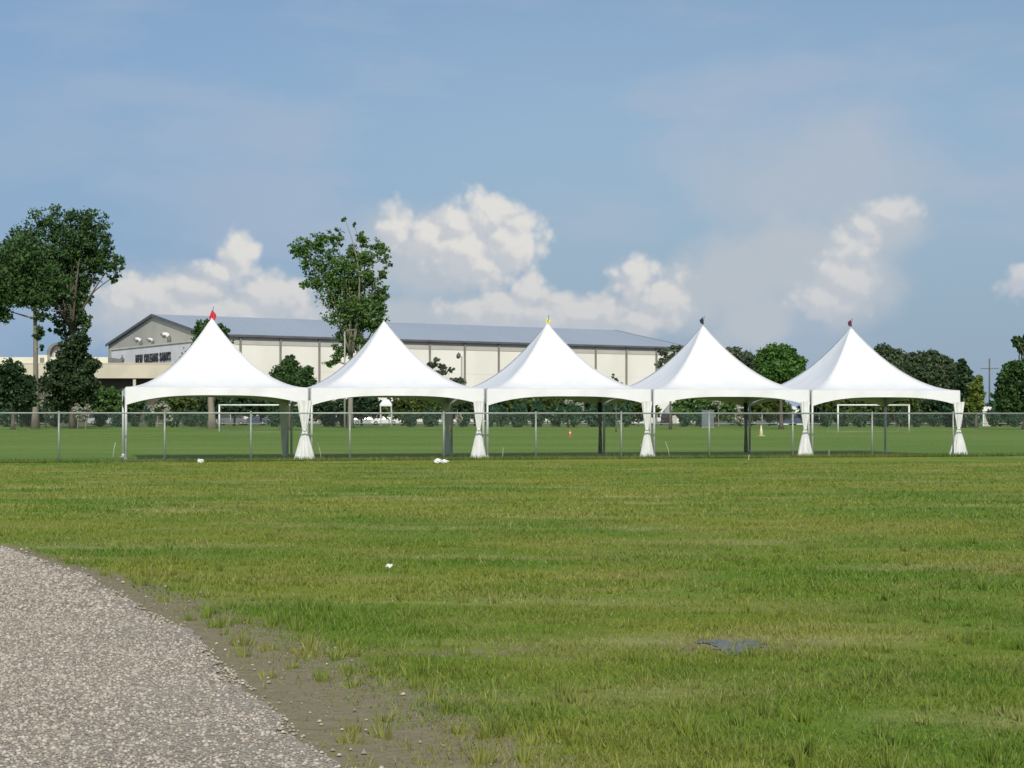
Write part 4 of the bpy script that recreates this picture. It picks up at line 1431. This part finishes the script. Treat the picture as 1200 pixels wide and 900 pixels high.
# low cream building in front, left
LZ = 300.0
LB = thing('low_building', 'long low cream building with beige fascia behind the left trees', 'building', (0, LZ, 0))
xl, xr = (-480 - 600) / F * LZ, (262 - 600) / F * LZ
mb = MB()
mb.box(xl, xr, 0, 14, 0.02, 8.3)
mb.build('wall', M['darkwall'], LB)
mb = MB()
mb.box(xl - 1, xr + 1, -3, 14.2, 8.32, 10.95)
mb.build('fascia', M['beige'], LB)
mb = MB()
mb.box(xl - 1.1, xr + 1.1, -3.1, 14.3, 10.96, 11.1)
mb.build('coping', M['creamwall'], LB)
mb = MB()
mb.box((-470 - 600) / F * 318, (131 - 600) / F * 318, 15, 26, 0, 12.8)
mb.build('upper_storey', M['creamwall'], LB)
xk = xl + 3
while xk < xr:
    mb = MB()
    mb.box(xk, xk + .5, -2.7, -2.2, 0, 8.3)
    mb.build('column', M['beige'], LB)
    xk += 7.5
xk = xl + 4.5
while xk < xr - 4:
    mb = MB()
    mb.box(xk, xk + 3.2, -.08, -.004, 1.0, 3.4)
    wn = mb.build('window', M['trim'], LB)
    mb = MB()
    mb.box(xk + .12, xk + 1.54, -.1, -.082, 1.12, 3.28)
    mb.box(xk + 1.66, xk + 3.08, -.1, -.082, 1.12, 3.28)
    mb.build('pane', M['glass'], wn)
    xk += 7.5
# box with louvre and curved vault on its roof
p = at(43.5, 427, 306)
RB = thing('roof_cabinet', 'small white rooftop cabinet with grey louvre beside the pale trunk', 'cabinet', (p.x, 306, 10.9))
mb = MB()
mb.box(0, 1.9, 0, 2, 0.2, 2.0)
mb.build('housing', M['creamwall'], RB)
mb = MB()
mb.box(.5, 1.35, -.05, -.003, .55, 1.55)
lv = mb.build('louvre', M['gable'], RB)
mb = MB()
for q in range(5):
    mb.box(.53, 1.32, -.12, -.055, .62 + .18 * q, .70 + .18 * q)
mb.build('slat', M['duct'], lv)
mb = MB()
mb.box(-.05, 1.95, -.05, 2.05, 0, .2)
mb.build('plinth', M['gable'], RB)
Zv = 322
k = Zv / F
bz = EYE + (HOR - 426) * k
VT = thing('roof_vault', 'grey arched rooftop vault with pinkish end wall left of the cedar', 'vault', ((67 - 600) * k, Zv, bz - .2))
mb = MB()
Ra = 12.5 * k
arc = [(Ra * math.cos(q), 2.2 * 0.9 + (26 * k - 2.0) * math.sin(q)) for q in np.linspace(0, math.pi, 17)]
outer = [(Ra, 0)] + arc + [(-Ra, 0)]
inner = [(x * .72, z * .9) for x, z in outer]
n = len(outer)
vs = [(x, 0, z) for x, z in outer] + [(x, 0, z) for x, z in inner] + [(x, 6, z) for x, z in outer] + [(x, 6, z) for x, z in inner]
fs = []
for i in range(n - 1):
    fs += [(i, i + 1, n + i + 1, n + i), (2 * n + i, 3 * n + i, 3 * n + i + 1, 2 * n + i + 1), (i, 2 * n + i, 2 * n + i + 1, i + 1), (n + i, n + i + 1, 3 * n + i + 1, 3 * n + i)]
mb.add(vs, fs)
mb.build('arch_shell', M['duct'], VT)
mb = MB()
mb.prism([(x * .98, z * .99) for x, z in inner], 1.2, 1.5)
ew = mb.build('end_wall', M['dish'], VT)
mb = MB()
for q in (-.4, 0, .4):
    mb.box(Ra * q - .06, Ra * q + .06, 1.1, 1.2, 0.1, 2.4)
mb.box(-Ra * .6, Ra * .6, 1.02, 1.1, 1.1, 1.22)
mb.build('mullion', M['duct_lip'], ew)

# ------------------------------------------------------------------ poles
p = at(1159.5, 480, 300)
UP = thing('utility_pole', 'dark wooden utility pole with one crossarm at the right', 'utility pole', (p.x, 300, 0))
mb = MB()
mb.tube([(0, 0, -.2), (0, 0, 12.0)], [.17, .12], 10)
mb.build('pole', M['pole_wood'], UP)
mb = MB()
mb.box(-1.7, 1.7, -.25, -.15, 10.08, 10.2)
ca_ = mb.build('crossarm', M['pole_wood'], UP)
for x in (-1.5, -.6, .6, 1.5):
    mb = MB()
    mb.tube([(x, -.18, 10.3), (x, -.18, 10.45), (x, -.18, 10.52), (x, -.18, 10.6)], [.03, .09, .05, .08], 8)
    mb.build('insulator', M['gable'], ca_)
p = at(403, 500, 200)
WP = thing('light_pole', 'slim white light pole beside the open crowned tree', 'lamp post', (p.x, 188, 0))
WP.location.x = (404 - 600) / F * 188
mb = MB()
mb.tube([(0, 0, -.1), (0, 0, 11.2)], [.13, .08], 10)
mb.build('pole', M['concrete'], WP)
mb = MB()
mb.tube([(0, 0, 11.1), (0.25, 0, 11.35), (.8, 0, 11.4)], .05, 8)
mb.build('arm', M['concrete'], WP)
mb = MB()
mb.box(.6, 1.25, -.14, .14, 11.33, 11.47)
mb.build('lamp_head', M['duct'], WP)
FPX = (541 - 600) / F * 305
FP = thing('floodlight_pole', 'pale pole carrying a dark floodlight before the cream wall', 'lamp post', (FPX, 305, 0))
mb = MB()
mb.tube([(0, 0, -.1), (0, 0, 12.6)], [.22, .14], 10)
mb.build('pole', M['concrete'], FP)
mb = MB()
mb.tube([(0, 0, 12.4), (-.5, -.1, 12.6)], .07, 8)
mb.build('arm', M['trim'], FP)
mb = MB()
mb.tube([(-.2, -.3, 12.75), (-.55, -.3, 12.95), (-.6, -.35, 12.7), (-.65, -.6, 12.3)], [.2, .42, .42, .3], 10)
mb.build('lamp_head', M['trim'], FP)

# far low fence at the other side of the field
FF = thing('far_fence', 'low pale rail fence along the far edge of the field', 'fence', (0, 226, 0))
kf = 226 / F
fpx = list(range(-40, 560, 62)) + [645, 706, 770, 832, 893, 960, 1022, 1100, 1147, 1200, 1262]
mb = MB()
mb.tube([(0, 0, -.05), (0, 0, 1.7)], .07, 6)
p_ = mb.build('post', M['galv'], FF)
p_.location = ((fpx[0] - 600) * kf, 0, 0)
for x in fpx[1:]:
    o = p_.copy()
    COL.objects.link(o)
    o.location = ((x - 600) * kf, 0, 0)
mb = MB()
mb.tube([((fpx[0] - 600) * kf, 0, 0.42), ((fpx[-1] - 600) * kf, 0, 0.42)], .045, 6)
mb.build('rail', M['concrete'], FF)

# cabinet behind the fourth tent
p = gnd(829, 501)
UC = thing('utility_cabinet', 'grey blue upright cabinet left under the fourth tent', 'cabinet', (p.x, p.y, 0))
mb = MB()
mb.box(-.75, .75, -.5, .5, .08, 2.1)
mb.build('housing', M['box_blue'], UC)
mb = MB()
mb.box(-.8, .8, -.55, .55, 2.1, 2.22)
mb.build('lid', M['box_blue'], UC)
mb = MB()
mb.box(-.62, .62, -.54, -.503, .2, 1.98)
dr = mb.build('door', M['box_blue'], UC)
mb = MB()
mb.box(.42, .48, -.6, -.545, 1.0, 1.25)
mb.build('handle', M['duct'], dr)
mb = MB()
mb.box(-.8, .8, -.55, .55, 0, .08)
mb.build('plinth', M['concrete'], UC)

# ------------------------------------------------------------------ vehicles
def taper_box(mb, sec):
    """sections along x: (x, half width, z0, z1)"""
    vs = []
    for x, hw, z0, z1 in sec:
        vs += [(x, -hw, z0), (x, hw, z0), (x, hw * .97, z1), (x, -hw * .97, z1)]
    fs = [(0, 1, 2, 3), tuple(4 * (len(sec) - 1) + i for i in (3, 2, 1, 0))]
    for i in range(len(sec) - 1):
        for k_ in range(4):
            fs.append((4 * i + k_, 4 * i + (k_ + 1) % 4, 4 * i + 4 + (k_ + 1) % 4, 4 * i + 4 + k_))
    mb.add(vs, fs)

def car(label, paint, loc, rz, kind='car'):
    n = {'car': 'parked_car', 'van': 'parked_van', 'truck': 'box_truck'}[kind]
    C_ = thing(n, label, {'car': 'car', 'van': 'van', 'truck': 'truck'}[kind], loc, rz, None)
    tall = {'car': 1.0, 'van': 1.25, 'truck': 1.3}[kind]
    mb = MB()
    taper_box(mb, [(-2.25, .80, .35, .75 * tall), (-2.1, .88, .25, .86 * tall), (-1.1, .90, .22, .92 * tall), (1.0, .90, .22, .90 * tall), (1.95, .87, .25, .78 * tall), (2.22, .78, .35, .62 * tall)])
    mb.build('body', paint, C_)
    top = 1.45 * (1.3 if kind != 'car' else 1)
    lo = .90 * tall
    xa, xb, xc, xd = ((-2.1, -1.5, .35, 1.15) if kind == 'car' else (-2.15, -2.0, 1.1, 1.6))
    if kind == 'truck':
        xa, xb = -.2, -.1
    mb = MB()
    v_ = [(xa, -.84, lo), (xd, -.84, lo), (xd, .84, lo), (xa, .84, lo), (xb, -.68, top - .06), (xc, -.68, top - .06), (xc, .68, top - .06), (xb, .68, top - .06)]
    mb.add(v_, [(0, 3, 2, 1), (4, 5, 6, 7), (0, 1, 5, 4), (1, 2, 6, 5), (2, 3, 7, 6), (3, 0, 4, 7)])
    mb.build('window', M['glass'], C_)
    mb = MB()
    mb.box(xb - .05, xc + .05, -.71, .71, top - .08, top)
    for s_ in (-1, 1):
        for (x0, x1) in ((xa, xb), (xd, xc), (-.35, -.35)):
            mb.tube([(x0, s_ * .85, lo), (x1, s_ * .70, top - .05)], .05, 4)
    mb.build('roof', paint, C_)
    for x in (-1.4, 1.4):
        for s_ in (-1, 1):
            mb = MB()
            mb.tube([(x, s_ * .70, .32), (x, s_ * .92, .32)], .33, 14)
            wh = mb.build('wheel', M['rubber'], C_)
            mb = MB()
            mb.tube([(x, s_ * .90, .32), (x, s_ * .935, .32)], .19, 10)
            mb.build('rim', M['galv'], wh)
    for s_ in (-1, 1):
        mb = MB()
        mb.box(2.1, 2.24, s_ * .6 - .15, s_ * .6 + .15, .5, .64)
        mb.build('headlight', M['lamp_glass'], C_)
        mb = MB()
        mb.box(-2.28, -2.15, s_ * .62 - .14, s_ * .62 + .14, .55, .72)
        mb.build('tail_light', M['tail'], C_)
    if kind == 'truck':
        mb = MB()
        mb.box(-4.2, -.35, -1.05, 1.05, .6, 3.3)
        mb.build('cargo_box', paint, C_)
    return C_
def carp(px, Z):
    return ((px - 600) / F * Z, Z, 0.02)
K = math.radians
car('white box truck at the left edge above the far rail', M['paint_white'], carp(8, 270), K(8), 'truck')
car('white van left of the pale bare trunk', M['paint_white'], carp(22, 276), K(170), 'van')
car('pale silver van just left of the first tent', M['paint_silver'], carp(121, 252), K(3), 'van')
car('blue grey car behind the left goal, left one', M['paint_grey'], carp(272, 250), K(5), 'van')
car('dark blue car behind the left goal, right one', M['paint_blue'], carp(298, 254), K(182), 'car')
car('silver car under the second tent, left of the white car', M['paint_silver'], carp(429, 262), K(4), 'car')
car('white car under the centre of the second tent', M['paint_white'], carp(451, 258), K(183), 'car')
car('white car by the third tied curtain', M['paint_white'], carp(752, 262), K(-14), 'car')
car('dark van seen end on right of the third curtain', M['paint_dark'], carp(781, 258), K(86), 'van')
car('white car right of the dark van', M['paint_white'], carp(815, 262), K(75), 'car')
car('dark car behind the white blossoming shrub', M['paint_dark'], carp(868, 266), K(5), 'car')
car('grey car right of the fourth tent dark hanging', M['paint_grey'], carp(893, 262), K(184), 'van')
car('blue van below the white shed roof', M['paint_blue'], carp(918, 258), K(5), 'van')
car('dark blue van left of the fourth curtain', M['paint_blue'], carp(940, 260), K(186), 'van')
car('grey van at the right edge behind the far fence', M['paint_grey'], carp(1188, 258), K(6), 'van')
car('dark car left inside the right goal', M['paint_dark'], carp(1000, 262), K(6), 'car')
car('grey car at the centre of the right goal', M['paint_grey'], carp(1030, 262), K(186), 'van')

# small pale sheds and canopy
def shed(name, cat, px0, px1, ytop, ybot, Z, label, wall, roofm, open_=False, pitch=.5):
    k_ = Z / F
    w_ = (px1 - px0) * k_
    T = thing(name, label, cat, ((px0 + px1 - 1200) / 2 * k_, Z, 0))
    zt, zb = EYE + (HOR - ytop) * k_, EYE + (HOR - ybot) * k_
    mb = MB()
    pk = (zt - zb) * pitch
    d = w_ * .5
    mb.add([(-w_ / 2, 0, zb), (w_ / 2, 0, zb), (w_ / 2, 2 * d, zb), (-w_ / 2, 2 * d, zb), (-w_ / 2, 0, zt - pk), (w_ / 2, 0, zt - pk), (w_ / 2, 2 * d, zt - pk), (-w_ / 2, 2 * d, zt - pk), (-w_ * .22, d, zt), (w_ * .22, d, zt)],
           [(0, 3, 2, 1), (0, 1, 5, 4), (1, 2, 6, 5), (2, 3, 7, 6), (3, 0, 4, 7), (4, 5, 9, 8), (5, 6, 9), (6, 7, 8, 9), (7, 4, 8)])
    mb.build('roof', roofm, T)
    if open_:
        for x in (-w_ / 2 + .08, w_ / 2 - .08):
            for y in (.08, 2 * d - .08):
                mb = MB()
                mb.tube([(x, y, 0), (x, y, zb)], .05, 6)
                mb.build('leg', wall, T)
    else:
        mb = MB()
        mb.box(-w_ / 2 + .15, w_ / 2 - .15, .15, 2 * d - .15, 0, zb - .003)
        mb.build('wall', wall, T)
        mb = MB()
        mb.box(-.5, .5, .08, .147, 0, min(2.1, zb * .85))
        mb.build('door', M['gable'], T)
    return T
shed('garden_canopy', 'canopy', 445, 459, 468, 476, 225, 'small white canopy roof seen under the second tent', M['white_metal'], M['vinyl'], True, .7)
shed('white_shed', 'shed', 911, 942, 476, 484, 268, 'wide white shed roof above the blue vans under the fourth tent', M['whitewall'], M['whitewall'], False, .2)
shed('grey_shed', 'shed', 779, 802, 473, 484, 300, 'pale grey shed roof right of the third curtain', M['whitewall'], M['galv'], False, .8)
shed('white_shed', 'shed', 1151, 1164, 476, 482, 230, 'small white shed at the foot of the utility pole', M['whitewall'], M['whitewall'], False, .2)
